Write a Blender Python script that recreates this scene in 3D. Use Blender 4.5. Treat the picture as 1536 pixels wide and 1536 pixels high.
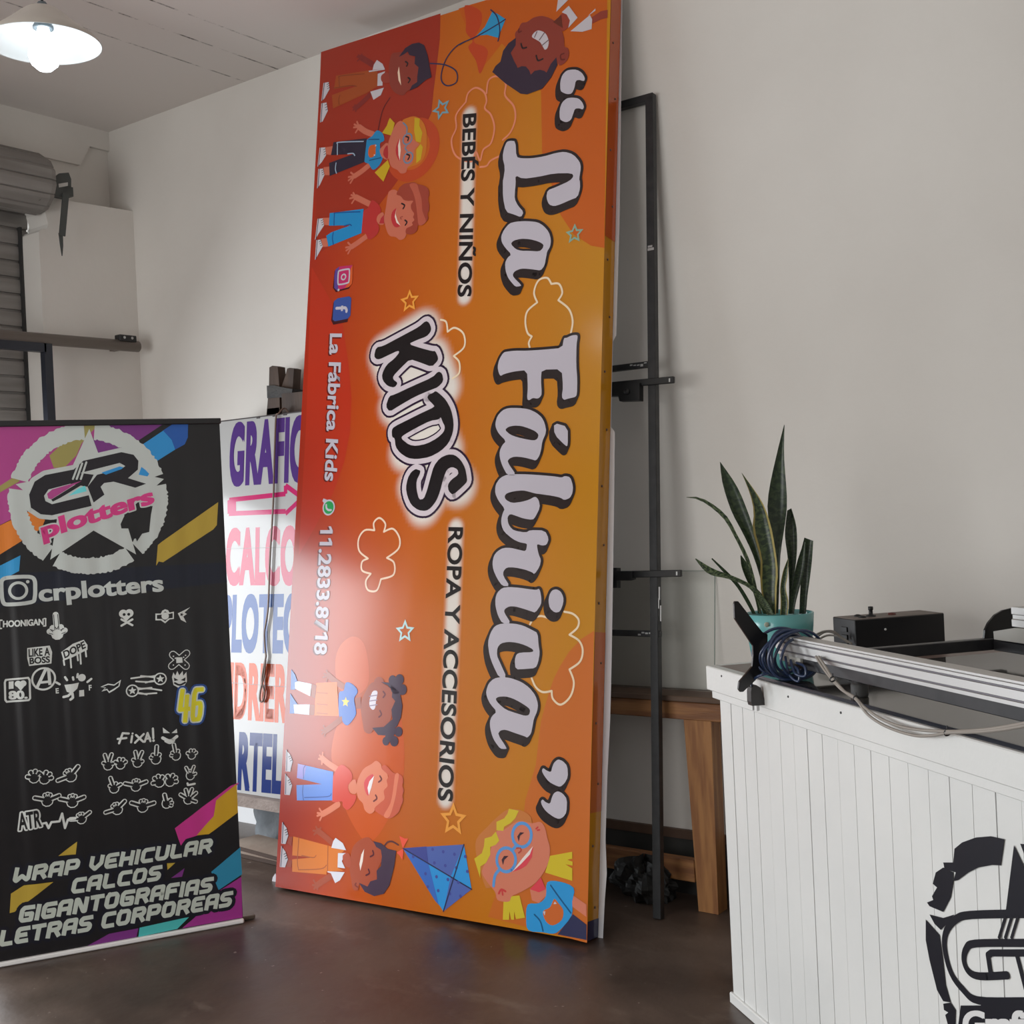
import bpy, math, random
from mathutils import Vector, Matrix
from mathutils.geometry import tessellate_polygon
random.seed(7)
for o in list(bpy.data.objects):
    bpy.data.objects.remove(o, do_unlink=True)
SC = bpy.context.scene
COL = SC.collection

# ------------------------------------------------------------------ camera
F_PX, EYE, YAW, ROLL = 1800.0, 1.58, math.radians(36.5), math.atan(.0466)
PITCH = -math.atan(7 * math.cos(ROLL) / F_PX)
_F0 = Vector((-math.sin(YAW), math.cos(YAW), 0))
_R0 = Vector((math.cos(YAW), math.sin(YAW), 0))
_U0 = Vector((0, 0, 1))
FW = _F0 * math.cos(PITCH) + _U0 * math.sin(PITCH)
_UP = _U0 * math.cos(PITCH) - _F0 * math.sin(PITCH)
RT = _R0 * math.cos(ROLL) - _UP * math.sin(ROLL)
UP = _R0 * math.sin(ROLL) + _UP * math.cos(ROLL)
CAM = Vector((0, 0, EYE))
cd = bpy.data.cameras.new('camera')
cam = bpy.data.objects.new('camera', cd)
COL.objects.link(cam)
cam.matrix_world = Matrix(((RT.x, UP.x, -FW.x, CAM.x), (RT.y, UP.y, -FW.y, CAM.y), (RT.z, UP.z, -FW.z, CAM.z), (0, 0, 0, 1)))
cd.sensor_fit = 'HORIZONTAL'
cd.sensor_width = 36
cd.lens = 36 * F_PX / 1536
cd.clip_start = .05
SC.camera = cam

# ------------------------------------------------------------------ light and exposure
SC.view_settings.view_transform = 'Standard'
SC.view_settings.look = 'None'
SC.view_settings.gamma = 1
SC.view_settings.use_curve_mapping = False
SC.view_settings.exposure = 0.09
W = bpy.data.worlds.new('World')
SC.world = W
W.use_nodes = True
W.node_tree.nodes['Background'].inputs[0].default_value = (.75, .85, 1, 1)
W.node_tree.nodes['Background'].inputs[1].default_value = .35


def area(name, loc, direction, sx, sy, power, color):
    l = bpy.data.lights.new(name, 'AREA')
    l.shape = 'RECTANGLE'
    l.size, l.size_y, l.energy, l.color = sx, sy, power, color
    o = bpy.data.objects.new(name, l)
    COL.objects.link(o)
    o.location = loc
    o.rotation_euler = Vector(direction).to_track_quat('-Z', 'Y').to_euler()
    return o


# daylight under the half raised shutter (left wall) and an added fill light behind the camera
area('daylight_shutter', (-7.0, 1.5, 1.6), (1, 0, 0), 5.6, 2.1, 350, (.93, .97, 1))
area('fill_front', (-3.0, -3.1, 1.6), (.06, 1, 0), 3.5, 2.6, 135, (.985, .98, .955))

# ------------------------------------------------------------------ helpers


def ray(x, y):
    return FW * F_PX + RT * (x - 768) - UP * (y - 768)


def hit(x, y, n, d):
    n = Vector(n)
    r = ray(x, y)
    return CAM + r * ((d - n.dot(CAM)) / n.dot(r))


def at_z(x, y, z=0):
    return hit(x, y, (0, 0, 1), z)


def at_y(x, y, Y):
    return hit(x, y, (0, 1, 0), Y)


def at_x(x, y, X):
    return hit(x, y, (1, 0, 0), X)


def lin(c):
    c = c / 255
    return c / 12.92 if c <= .04045 else ((c + .055) / 1.055) ** 2.4


def rgb(r, g, b, k=1.0):
    return (min(lin(r) * k, .92), min(lin(g) * k, .92), min(lin(b) * k, .92), 1)


_mats = {}


def mat(name, color=(.8, .8, .8, 1), rough=.5, metal=0, spec=.5, **kw):
    if name in _mats:
        return _mats[name]
    m = bpy.data.materials.new(name)
    m.use_nodes = True
    b = m.node_tree.nodes['Principled BSDF']
    b.inputs['Base Color'].default_value = color
    b.inputs['Roughness'].default_value = rough
    b.inputs['Metallic'].default_value = metal
    b.inputs['Specular IOR Level'].default_value = spec
    for k, v in kw.items():
        b.inputs[k].default_value = v
    _mats[name] = m
    return m


def nodes(m):
    t = m.node_tree
    return t, t.nodes['Principled BSDF']


def noise_mat(name, c1, c2, scale=4, rough=.5, detail=6, bump=0, spec=.5, stretch=(1, 1, 1), lo=.35, hi=.7, metal=0, bscale=None, coords='Object', rough2=None):
    m = mat(name, c1, rough, metal, spec)
    t, b = nodes(m)
    if t.nodes.get('mix0'):
        return m
    tc = t.nodes.new('ShaderNodeTexCoord')
    mp = t.nodes.new('ShaderNodeMapping')
    mp.inputs['Scale'].default_value = stretch
    t.links.new(tc.outputs[coords], mp.inputs[0])
    n = t.nodes.new('ShaderNodeTexNoise')
    n.inputs['Scale'].default_value = scale
    n.inputs['Detail'].default_value = detail
    t.links.new(mp.outputs[0], n.inputs['Vector'])
    mr = t.nodes.new('ShaderNodeMapRange')
    mr.inputs['From Min'].default_value = lo
    mr.inputs['From Max'].default_value = hi
    t.links.new(n.outputs[0], mr.inputs['Value'])
    mx = t.nodes.new('ShaderNodeMix')
    mx.data_type = 'RGBA'
    mx.name = 'mix0'
    mx.inputs[6].default_value = c1
    mx.inputs[7].default_value = c2
    t.links.new(mr.outputs[0], mx.inputs[0])
    t.links.new(mx.outputs[2], b.inputs['Base Color'])
    if rough2 is not None:
        r2 = t.nodes.new('ShaderNodeMapRange')
        r2.inputs['To Min'].default_value = rough
        r2.inputs['To Max'].default_value = rough2
        t.links.new(mr.outputs[0], r2.inputs['Value'])
        t.links.new(r2.outputs[0], b.inputs['Roughness'])
    if bump:
        n2 = t.nodes.new('ShaderNodeTexNoise')
        n2.inputs['Scale'].default_value = bscale or scale * 6
        n2.inputs['Detail'].default_value = 4
        t.links.new(mp.outputs[0], n2.inputs['Vector'])
        bp = t.nodes.new('ShaderNodeBump')
        bp.inputs['Strength'].default_value = bump
        bp.inputs['Distance'].default_value = .01
        t.links.new(n2.outputs[0], bp.inputs['Height'])
        t.links.new(bp.outputs[0], b.inputs['Normal'])
    return m


def world_loc(o):
    v = Vector((0, 0, 0))
    while o:
        v = v + o.location
        o = o.parent
    return v


def tag(o, label=None, cat=None, group=None, kind=None):
    for k, v in (('label', label), ('category', cat), ('group', group), ('kind', kind)):
        if v:
            o[k] = v
    return o


def thing(name, label, cat, loc, group=None):
    o = bpy.data.objects.new(name, None)
    o.empty_display_size = .1
    COL.objects.link(o)
    o.location = Vector(loc)
    return tag(o, label, cat, group)


class MB:
    """collects shapes (world coordinates) into ONE mesh object"""

    def __init__(s):
        s.v, s.f, s.m, s.sm, s.mats, s.uv, s.att = [], [], [], [], [], {}, None

    def mi(s, m):
        if m not in s.mats:
            s.mats.append(m)
        return s.mats.index(m)

    def add(s, verts, faces, m, smooth=False):
        b = len(s.v)
        s.v += [Vector(p) for p in verts]
        k = s.mi(m)
        for f in faces:
            s.f.append([b + i for i in f])
            s.m.append(k)
            s.sm.append(smooth)
        return b

    def hexa(s, p, m):
        """8 corners: 0-3 one face ring, 4-7 the opposite ring"""
        return s.add(p, [(3, 2, 1, 0), (4, 5, 6, 7), (0, 1, 5, 4), (1, 2, 6, 5), (2, 3, 7, 6), (3, 0, 4, 7)], m)

    def box(s, o, a, b, c, m, bev=0):
        """corner o and three edge vectors"""
        o, a, b, c = Vector(o), Vector(a), Vector(b), Vector(c)
        if a.cross(b).dot(c) < 0:
            a, b = b, a
        if bev <= 0:
            return s.hexa([o, o + a, o + a + b, o + b, o + c, o + a + c, o + a + b + c, o + b + c], m)
        L = [a.length, b.length, c.length]
        bev = min(bev, min(L) * .45)
        A, B, C = a.normalized(), b.normalized(), c.normalized()
        pts, idx = [], {}
        for i in (0, 1):
            for j in (0, 1):
                for k in (0, 1):
                    cx = o + a * i + b * j + c * k
                    si, sj, sk = (1 - 2 * i), (1 - 2 * j), (1 - 2 * k)
                    idx[i, j, k, 0] = len(pts)
                    pts.append(cx + B * sj * bev + C * sk * bev)
                    idx[i, j, k, 1] = len(pts)
                    pts.append(cx + A * si * bev + C * sk * bev)
                    idx[i, j, k, 2] = len(pts)
                    pts.append(cx + A * si * bev + B * sj * bev)
        fs = []
        q = [(0, 0), (1, 0), (1, 1), (0, 1)]
        for ax in range(3):
            for e in (0, 1):
                r = []
                for (p, w) in q:
                    t = [0, 0, 0]
                    t[ax] = e
                    t[(ax + 1) % 3] = p
                    t[(ax + 2) % 3] = w
                    r.append(idx[t[0], t[1], t[2], ax])
                fs.append(r if e else r[::-1])
        for ax in range(3):
            u, w = (ax + 1) % 3, (ax + 2) % 3
            for (p, r) in q:
                t0, t1 = [0, 0, 0], [0, 0, 0]
                t0[u] = t1[u] = p
                t0[w] = t1[w] = r
                t1[ax] = 1
                f = [idx[t0[0], t0[1], t0[2], u], idx[t0[0], t0[1], t0[2], w], idx[t1[0], t1[1], t1[2], w], idx[t1[0], t1[1], t1[2], u]]
                fs.append(f if (p + r) % 2 == 0 else f[::-1])
        for i in (0, 1):
            for j in (0, 1):
                for k in (0, 1):
                    f = [idx[i, j, k, 0], idx[i, j, k, 1], idx[i, j, k, 2]]
                    fs.append(f[::-1] if (i + j + k) % 2 == 0 else f)
        return s.add(pts, fs, m)

    def beam(s, p, q, w, h, m, side=None, bev=0):
        """rectangular bar from p to q; w across `side`, h across the other way"""
        p, q = Vector(p), Vector(q)
        d = (q - p).normalized()
        sd = Vector(side) if side is not None else d.cross(Vector((0, 0, 1)))
        sd = (sd - d * sd.dot(d)).normalized()
        u = d.cross(sd)
        return s.box(p - sd * w / 2 - u * h / 2, sd * w, u * h, q - p, m, bev)

    def tube(s, pts, r, m, seg=8, closed=False, cap=True):
        pts = [Vector(p) for p in pts]
        n = len(pts)
        rr = r if isinstance(r, (list, tuple)) else [r] * n
        vs, fs = [], []
        prev = None
        for i, p in enumerate(pts):
            a = pts[i - 1] if (i or closed) else pts[i]
            b = pts[(i + 1) % n] if (i < n - 1 or closed) else pts[i]
            d = (b - a)
            d = d.normalized() if d.length > 1e-9 else Vector((0, 0, 1))
            if prev is None:
                x = d.orthogonal().normalized()
            else:
                x = prev - d * prev.dot(d)
                x = x.normalized() if x.length > 1e-6 else d.orthogonal().normalized()
            prev = x
            y = d.cross(x)
            for k in range(seg):
                t = 2 * math.pi * k / seg
                vs.append(p + (x * math.cos(t) + y * math.sin(t)) * rr[i])
        for i in range(n if closed else n - 1):
            j = (i + 1) % n
            for k in range(seg):
                l = (k + 1) % seg
                fs.append((i * seg + k, i * seg + l, j * seg + l, j * seg + k))
        if cap and not closed:
            fs.append(tuple(range(seg))[::-1])
            fs.append(tuple((n - 1) * seg + k for k in range(seg)))
        return s.add(vs, fs, m, True)

    def lathe(s, c, prof, m, seg=40, axis=(0, 0, 1), smooth=True):
        """prof: list of (radius, height) along axis"""
        c, ax = Vector(c), Vector(axis).normalized()
        x = ax.orthogonal().normalized()
        y = ax.cross(x)
        vs, fs = [], []
        for (r, h) in prof:
            for k in range(seg):
                t = 2 * math.pi * k / seg
                vs.append(c + ax * h + (x * math.cos(t) + y * math.sin(t)) * max(r, 1e-5))
        for i in range(len(prof) - 1):
            for k in range(seg):
                l = (k + 1) % seg
                fs.append((i * seg + k, i * seg + l, (i + 1) * seg + l, (i + 1) * seg + k))
        return s.add(vs, fs, m, smooth)

    def prism(s, poly, off, m):
        """poly: list of world points (planar), extruded by vector off"""
        poly = [Vector(p) for p in poly]
        off = Vector(off)
        n = len(poly)
        nor = Vector((0, 0, 0))
        for i in range(n):
            nor += (poly[i] - poly[0]).cross(poly[(i + 1) % n] - poly[0])
        if nor.dot(off) > 0:
            poly = poly[::-1]
        tr = tessellate_polygon([poly])
        fs = []
        for t in tr:
            a, b, c = t
            nn = (poly[b] - poly[a]).cross(poly[c] - poly[a])
            t = (a, b, c) if nn.dot(off) < 0 else (a, c, b)
            fs.append(t)
            fs.append(tuple(n + i for i in t[::-1]))
        for i in range(n):
            j = (i + 1) % n
            fs.append((j, i, n + i, n + j))
        return s.add(poly + [p + off for p in poly], fs, m)

    def build(s, name, parent=None, attr=None):
        me = bpy.data.meshes.new(name)
        off = world_loc(parent) if parent else Vector((0, 0, 0))
        base = off
        if not parent and s.v:
            lo = Vector([min(p[i] for p in s.v) for i in range(3)])
            hi = Vector([max(p[i] for p in s.v) for i in range(3)])
            base = Vector(((lo.x + hi.x) / 2, (lo.y + hi.y) / 2, lo.z))
        me.from_pydata([tuple(p - base) for p in s.v], [], s.f)
        for m in s.mats:
            me.materials.append(m)
        me.polygons.foreach_set('material_index', s.m)
        me.polygons.foreach_set('use_smooth', s.sm)
        if s.uv:
            ul = me.uv_layers.new(name='UVMap')
            for l in me.loops:
                ul.data[l.index].uv = s.uv.get(l.vertex_index, (0, 0))
        if attr:
            a = me.attributes.new('amount', 'FLOAT', 'POINT')
            a.data.foreach_set('value', attr)
        me.update()
        o = bpy.data.objects.new(name, me)
        COL.objects.link(o)
        if parent:
            o.parent = parent
        else:
            o.location = base
        return o


def catmull(pts, n=6, closed=False):
    pts = [Vector(p) for p in pts]
    out, N = [], len(pts)
    for i in range(N if closed else N - 1):
        p0 = pts[(i - 1) % N] if closed or i > 0 else pts[i]
        p1, p2 = pts[i], pts[(i + 1) % N]
        p3 = pts[(i + 2) % N] if closed or i < N - 2 else p2
        for k in range(n):
            t = k / n
            out.append(.5 * ((2 * p1) + (p2 - p0) * t + (2 * p0 - 5 * p1 + 4 * p2 - p3) * t * t + (3 * p1 - p0 - 3 * p2 + p3) * t ** 3))
    if not closed:
        out.append(pts[-1])
    return out


# ------------------------------------------------------------------ printed artwork on flat faces
LAY = .00025


class Plane:
    def __init__(s, o, e, v, w=1, h=1, shear=0):
        s.o, s.e, s.v = Vector(o), Vector(e).normalized(), Vector(v).normalized()
        s.n = s.e.cross(s.v).normalized()
        s.w, s.h, s.shear = w, h, shear

    def uv(s, x, y):
        p = hit(x, y, s.n, s.n.dot(s.o)) - s.o
        return Vector((p.dot(s.e), p.dot(s.v)))

    def pt(s, q, off=0):
        return s.o + s.e * q[0] + s.v * q[1] + s.n * off


class Art(MB):
    """flat print: polygons, strokes and text given in photo pixels through a frame (x0, y0, scale), laid on a Plane"""

    def __init__(s, pl):
        super().__init__()
        s.pl = pl

    def px(s, pts, fr):
        x0, y0, k = fr
        return [s.pl.uv(x0 + p[0] / k, y0 + p[1] / k) for p in pts]

    def put(s, uvs, faces, m, layer):
        lay = LAY * (layer + random.random() * .18)   # never exactly coplanar with a neighbour
        b = s.add([s.pl.pt(q, lay) for q in uvs], faces, m)
        for i, q in enumerate(uvs):
            s.uv[b + i] = ((q[0] - s.pl.shear * q[1]) / s.pl.w, q[1] / s.pl.h)

    def poly(s, uvs, m, layer, holes=(), smooth=0):
        loops = [list(uvs)] + [list(h) for h in holes]
        if smooth:
            loops = [[Vector(p[:2]) for p in catmull([Vector((q[0], q[1], 0)) for q in l], smooth, True)] for l in loops]
        l3 = [[Vector((q[0], q[1], 0)) for q in l] for l in loops]
        flat = [q for l in l3 for q in l]
        tr = tessellate_polygon(l3)
        fs = []
        for a, b, c in tr:
            cr = (flat[b] - flat[a]).cross(flat[c] - flat[a]).z
            fs.append((a, b, c) if cr > 0 else (a, c, b))
        s.put(flat, fs, m, layer)

    def fill(s, pts, fr, m, layer, holes=(), smooth=0):
        s.poly(s.px(pts, fr), m, layer, [s.px(h, fr) for h in holes], smooth)

    def line(s, uvs, w, m, layer, closed=False, smooth=0, round_=True, taper=False):
        if smooth:
            uvs = [Vector(p[:2]) for p in catmull([Vector((q[0], q[1], 0)) for q in uvs], smooth, closed)]
        n = len(uvs)
        for i in range(n if closed else n - 1):
            a, b = Vector(uvs[i]), Vector(uvs[(i + 1) % n])
            d = b - a
            if d.length < 1e-7:
                continue
            nn = Vector((-d.y, d.x)).normalized() * w / 2
            s.put([a - nn, b - nn, b + nn, a + nn], [(0, 1, 2, 3)], m, layer)
        if round_:
            for i, q in enumerate(uvs):
                s.disc(q, w / 2, m, layer, 10)

    def stroke(s, pts, fr, w, m, layer, closed=False, smooth=0, round_=True):
        s.line(s.px(pts, fr), w, m, layer, closed, smooth, round_)

    def disc(s, q, r, m, layer, seg=20, ry=None, rot=0):
        ry = ry or r
        c, sn = math.cos(rot), math.sin(rot)
        ps = []
        for k in range(seg):
            t = 2 * math.pi * k / seg
            x, y = r * math.cos(t), ry * math.sin(t)
            ps.append(Vector((q[0] + x * c - y * sn, q[1] + x * sn + y * c)))
        s.put(ps, [tuple(range(seg))], m, layer)

    def ring(s, q, r0, r1, m, layer, a0=0, a1=2 * math.pi, seg=40, rag=0):
        ps = []
        for k in range(seg + 1):
            t = a0 + (a1 - a0) * k / seg
            g0 = r0 + (random.uniform(-rag, rag) if 0 < k < seg else 0)
            g1 = r1 + (random.uniform(-rag, rag) if 0 < k < seg else 0)
            ps += [Vector((q[0] + g0 * math.cos(t), q[1] + g0 * math.sin(t))), Vector((q[0] + g1 * math.cos(t), q[1] + g1 * math.sin(t)))]
        s.put(ps, [(2 * k, 2 * k + 1, 2 * k + 3, 2 * k + 2) if a1 > a0 else (2 * k, 2 * k + 2, 2 * k + 3, 2 * k + 1) for k in range(seg)], m, layer)

    def star(s, q, r0, r1, m, layer, rot=0, n=5, hole=0):
        def pts(k):
            return [Vector((q[0] + k * (r0 if i % 2 == 0 else r1) * math.cos(rot + i * math.pi / n), q[1] + k * (r0 if i % 2 == 0 else r1) * math.sin(rot + i * math.pi / n))) for i in range(2 * n)]
        s.poly(pts(1), m, layer, [pts(hole)] if hole else ())

    def text(s, body, p0, p1, top, fr, m, layer, bold=.02, cap='H', space=1.0, shift=(0, 0), grow=0.0):
        """p0 baseline start, p1 baseline end, top = top of the first capital (photo pixels)"""
        P0, P1, PT = s.px([p0, p1, top], fr)
        fat = max(0, bold - .022)          # heavier weights: the letter is laid down several times, slightly shifted
        base = min(bold, .022)
        cap_h = text_data(cap, base, space)[1][3] + fat
        vs, (x0, y0, x1, y1), fs = text_data(body, base, space)
        x0, x1 = x0 - fat, x1 + fat
        ex, ey = (P1 - P0) / (x1 - x0), (PT - P0) / cap_h
        neg = ex.x * ey.y - ex.y * ey.x < 0
        for dx, dy in (((0, 0),) if not fat else ((-fat, -fat * .6), (fat, -fat * .6), (-fat, fat * .6), (fat, fat * .6), (0, 0))):
            out = [P0 + ex * (v[0] + dx - x0) + ey * (v[1] + dy) + Vector(shift) for v in vs]
            for isl in islands(fs):      # one letter at a time
                ids = sorted({i for f in isl for i in f})
                mp = {i: k for k, i in enumerate(ids)}
                s.put([out[i] for i in ids], [tuple(mp[i] for i in (f[::-1] if neg else f)) for f in isl], m, layer)
            if grow:                     # outline round the letters
                cnt = {}
                for f in fs:
                    for a, b2 in zip(f, f[1:] + f[:1]):
                        cnt[(min(a, b2), max(a, b2))] = cnt.get((min(a, b2), max(a, b2)), 0) + 1
                wd = 2 * grow * (ex.length + ey.length) / 2
                for (a, b2), c in cnt.items():
                    if c == 1:
                        s.line([out[a], out[b2]], wd, m, layer, False, 0, False)
                        s.disc(out[a], wd / 2, m, layer, 8)


def islands(fs):
    par = {}

    def find(a):
        while par.setdefault(a, a) != a:
            par[a] = par[par[a]]
            a = par[a]
        return a
    for f in fs:
        for i in f[1:]:
            par[find(i)] = find(f[0])
    out = {}
    for f in fs:
        out.setdefault(find(f[0]), []).append(f)
    return list(out.values())


_txt = {}


def text_mesh(body, bold):
    key = (body, round(bold, 4))
    if body == '1':     # a one with a flag
        _txt[key] = ([(.23, 0), (.37, 0), (.37, .72), (.25, .72), (.07, .60), (.07, .47), (.23, .56)], [(0, 1, 2, 3, 6), (3, 4, 5, 6)])
    if key not in _txt:
        c = bpy.data.curves.new('tmp', 'FONT')
        c.body, c.offset, c.resolution_u, c.fill_mode = body, bold, 5, 'FRONT'
        o = bpy.data.objects.new('tmp', c)
        COL.objects.link(o)
        bpy.context.view_layer.update()
        ev = o.evaluated_get(bpy.context.evaluated_depsgraph_get())
        me = ev.to_mesh()
        vs = [(v.co.x, v.co.y) for v in me.vertices]
        fs = []
        for p in me.polygons:
            f = tuple(p.vertices)
            a = sum(vs[f[i]][0] * vs[f[(i + 1) % len(f)]][1] - vs[f[(i + 1) % len(f)]][0] * vs[f[i]][1] for i in range(len(f)))
            fs.append(f if a > 0 else f[::-1])
        ev.to_mesh_clear()
        bpy.data.objects.remove(o, do_unlink=True)
        bpy.data.curves.remove(c)
        _txt[key] = (vs, fs)
    return _txt[key]


def text_data(body, bold, space):
    """letters are made one at a time so that bold neighbours never cut each other"""
    def right(b):
        return max(v[0] for v in text_mesh(b, 0)[0])
    x, vs, fs = 0.0, [], []
    for ch in body:
        if ch != ' ':
            v, f = text_mesh(ch, bold)
            b = len(vs)
            vs += [(p[0] + x, p[1]) for p in v]
            fs += [tuple(i + b for i in q) for q in f]
        x += (right('H' + ch + 'H') - right('HH')) * space
    bb = (min(v[0] for v in vs), min(v[1] for v in vs), max(v[0] for v in vs), max(v[1] for v in vs))
    return vs, bb, fs


# ------------------------------------------------------------------ the room
H_CEIL, Y_BACK, X_LOW, X_UP = 3.85, 4.25, -5.72, -5.93


def struct(o):
    o['kind'] = 'structure'
    return o


wall_m = noise_mat('white_wall_paint', (.78, .755, .715, 1), (.70, .67, .63, 1), 1.1, .75, 5, .12, .25, bscale=30, lo=.35, hi=.75)
ceil_m = mat('white_ceiling_paint', (.76, .72, .69, 1), .85, 0, .2)
t, b = nodes(ceil_m)
g = t.nodes.new('ShaderNodeNewGeometry')
sep = t.nodes.new('ShaderNodeSeparateXYZ')
t.links.new(g.outputs['Position'], sep.inputs[0])


def mnode(t, op, a, bb=None, c=None):
    n = t.nodes.new('ShaderNodeMath')
    n.operation = op
    for i, v in enumerate((a, bb, c)):
        if v is None:
            continue
        if isinstance(v, (int, float)):
            n.inputs[i].default_value = v
        else:
            t.links.new(v, n.inputs[i])
    return n.outputs[0]


lines = None
for xj in (-4.735, -4.485, -4.275):
    d = mnode(t, 'ABSOLUTE', mnode(t, 'SUBTRACT', sep.outputs['X'], xj))
    l = mnode(t, 'LESS_THAN', d, .0055)
    lines = l if lines is None else mnode(t, 'MAXIMUM', lines, l)
nz = t.nodes.new('ShaderNodeTexNoise')
nz.inputs['Scale'].default_value = 9
nz.inputs['Detail'].default_value = 8
nz.inputs['Roughness'].default_value = .75
t.links.new(g.outputs['Position'], nz.inputs['Vector'])
mk = t.nodes.new('ShaderNodeMapRange')
mk.inputs['From Min'].default_value = .44
mk.inputs['From Max'].default_value = .64
t.links.new(nz.outputs[0], mk.inputs['Value'])
nearw = mnode(t, 'GREATER_THAN', sep.outputs['Y'], 2.7)
fac = mnode(t, 'MULTIPLY', mnode(t, 'MULTIPLY', lines, mk.outputs[0]), nearw)
mx = t.nodes.new('ShaderNodeMix')
mx.data_type = 'RGBA'
mx.inputs[6].default_value = (.76, .72, .69, 1)
mx.inputs[7].default_value = (.07, .06, .05, 1)
t.links.new(fac, mx.inputs[0])
t.links.new(mx.outputs[2], b.inputs['Base Color'])

floor_m = noise_mat('worn_brown_concrete', (.048, .031, .024, 1), (.145, .103, .08, 1), 1.5, .32, 10, .25, .45, bscale=14, lo=.38, hi=.66, rough2=.52)
t, b = nodes(floor_m)
mx0 = t.nodes['mix0']
tc = t.nodes.new('ShaderNodeTexCoord')
n3 = t.nodes.new('ShaderNodeTexNoise')
n3.inputs['Scale'].default_value = 3.2
n3.inputs['Detail'].default_value = 10
n3.inputs['Roughness'].default_value = .7
mp3 = t.nodes.new('ShaderNodeMapping')
mp3.inputs['Scale'].default_value = (1, 2.2, 1)
mp3.inputs['Rotation'].default_value = (0, 0, .5)
t.links.new(tc.outputs['Object'], mp3.inputs[0])
t.links.new(mp3.outputs[0], n3.inputs['Vector'])
mr3 = t.nodes.new('ShaderNodeMapRange')
mr3.inputs['From Min'].default_value = .56
mr3.inputs['From Max'].default_value = .8
t.links.new(n3.outputs[0], mr3.inputs['Value'])
mxf = t.nodes.new('ShaderNodeMix')
mxf.data_type = 'RGBA'
mxf.inputs[7].default_value = (.19, .15, .12, 1)
t.links.new(mr3.outputs[0], mxf.inputs[0])
t.links.new(mx0.outputs[2], mxf.inputs[6])
n4 = t.nodes.new('ShaderNodeTexNoise')
n4.inputs['Scale'].default_value = 34
n4.inputs['Detail'].default_value = 3
t.links.new(tc.outputs['Object'], n4.inputs['Vector'])
mr4 = t.nodes.new('ShaderNodeMapRange')
mr4.inputs['From Min'].default_value = .73
mr4.inputs['From Max'].default_value = .78
t.links.new(n4.outputs[0], mr4.inputs['Value'])
mx4 = t.nodes.new('ShaderNodeMix')
mx4.data_type = 'RGBA'
mx4.inputs[7].default_value = (.38, .33, .29, 1)
t.links.new(mr4.outputs[0], mx4.inputs[0])
t.links.new(mxf.outputs[2], mx4.inputs[6])
t.links.new(mx4.outputs[2], b.inputs['Base Color'])


def slab(name, lo, hi, m):
    q = MB()
    q.box(lo, (hi[0] - lo[0], 0, 0), (0, hi[1] - lo[1], 0), (0, 0, hi[2] - lo[2]), m)
    return struct(q.build(name))


slab('floor', (-6.5, -3.2, -.1), (2.6, 4.4, 0), floor_m)
slab('ceiling', (-6.5, -3.2, H_CEIL), (2.6, 4.4, H_CEIL + .1), ceil_m)
slab('wall_back', (-6.5, Y_BACK, 0), (2.6, 4.4, H_CEIL), wall_m)
slab('wall_right', (2.45, -3.05, 0), (2.6, Y_BACK, H_CEIL), wall_m)
q = MB()   # street side behind the camera, with an unseen opening made up for the fill light
for lo, hi in (((-6.5, -3.2, 0), (-4.85, -3.05, H_CEIL)), ((-1.15, -3.2, 0), (2.6, -3.05, H_CEIL)), ((-4.85, -3.2, 2.9), (-1.15, -3.05, H_CEIL)), ((-4.85, -3.2, 0), (-1.15, -3.05, .3))):
    q.box(lo, (hi[0] - lo[0], 0, 0), (0, .15, 0), (0, 0, hi[2] - lo[2]), wall_m)
struct(q.build('wall_front'))

# left wall: thin upper part, thicker lower part with a broken ledge, shutter opening under it
q = MB()
q.box((-6.3, -3.05, 3.2), (.37, 0, 0), (0, 7.3, 0), (0, 0, H_CEIL - 3.2), wall_m)
prof = [(Y_BACK, 0), (Y_BACK, 3.36), (3.83, 3.345), (3.745, 3.35), (3.70, 3.34), (3.695, 3.26), (3.71, 3.20), (3.70, 3.17), (3.67, 3.165), (3.655, 3.15), (3.652, 3.11), (3.65, 0)]
q.prism([(X_LOW, y, z) for y, z in prof], (-.3, 0, 0), wall_m)
q.box((-6.02, -3.05, 0), (.3, 0, 0), (0, 2.45, 0), (0, 0, 3.2), wall_m)
struct(q.build('wall_left'))
q = MB()
q.prism([(X_UP, y, z) for y, z in ((Y_BACK, H_CEIL), (Y_BACK, 3.74), (4.12, 3.74), (4.05, 3.62), (-.6, 3.62), (-.6, H_CEIL))], (.022, 0, 0), wall_m)
struct(q.build('trim_1'))
skirt_m = noise_mat('dark_dado_paint', (.03, .03, .028, 1), (.05, .047, .042, 1), 6, .6, 4)
skirt2_m = noise_mat('brown_stained_strip', (.10, .055, .035, 1), (.14, .08, .05, 1), 8, .6, 4)
q = MB()
q.box((-6.0, Y_BACK - .012, 0), (8.4, 0, 0), (0, .012, 0), (0, 0, .222), skirt_m)
q.box((-6.0, Y_BACK - .02, .222), (8.4, 0, 0), (0, .02, 0), (0, 0, .035), skirt2_m)
struct(q.build('baseboard_back'))
# small dark marks on the wall
mark_m = mat('wall_scuff', (.12, .11, .1, 1), .8)
# ------------------------------------------------------------------ big orange shop sign leaning on the wall
S = 7.68
T1, T2, T3, T4, T5, T6, T7 = (730, 80, S), (730, 270, S), (720, 470, S), (720, 600, S), (715, 760, S), (710, 900, S), (700, 1080, S)
K1, K2 = (540, 460, S), (560, 600, S)
C1, C2, C3 = (470, 40, S), (470, 160, S), (465, 260, S)
D1, D2, D3, D4 = (690, 0, 6.144), (420, 990, 6.982), (410, 1170, 6.982), (590, 1190, 4.8)
Z2, Z3, Z4 = (460, 0, 3.072), (440, 400, 3.072), (410, 850, 2.694)
PX = (0, 0, 1)

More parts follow.
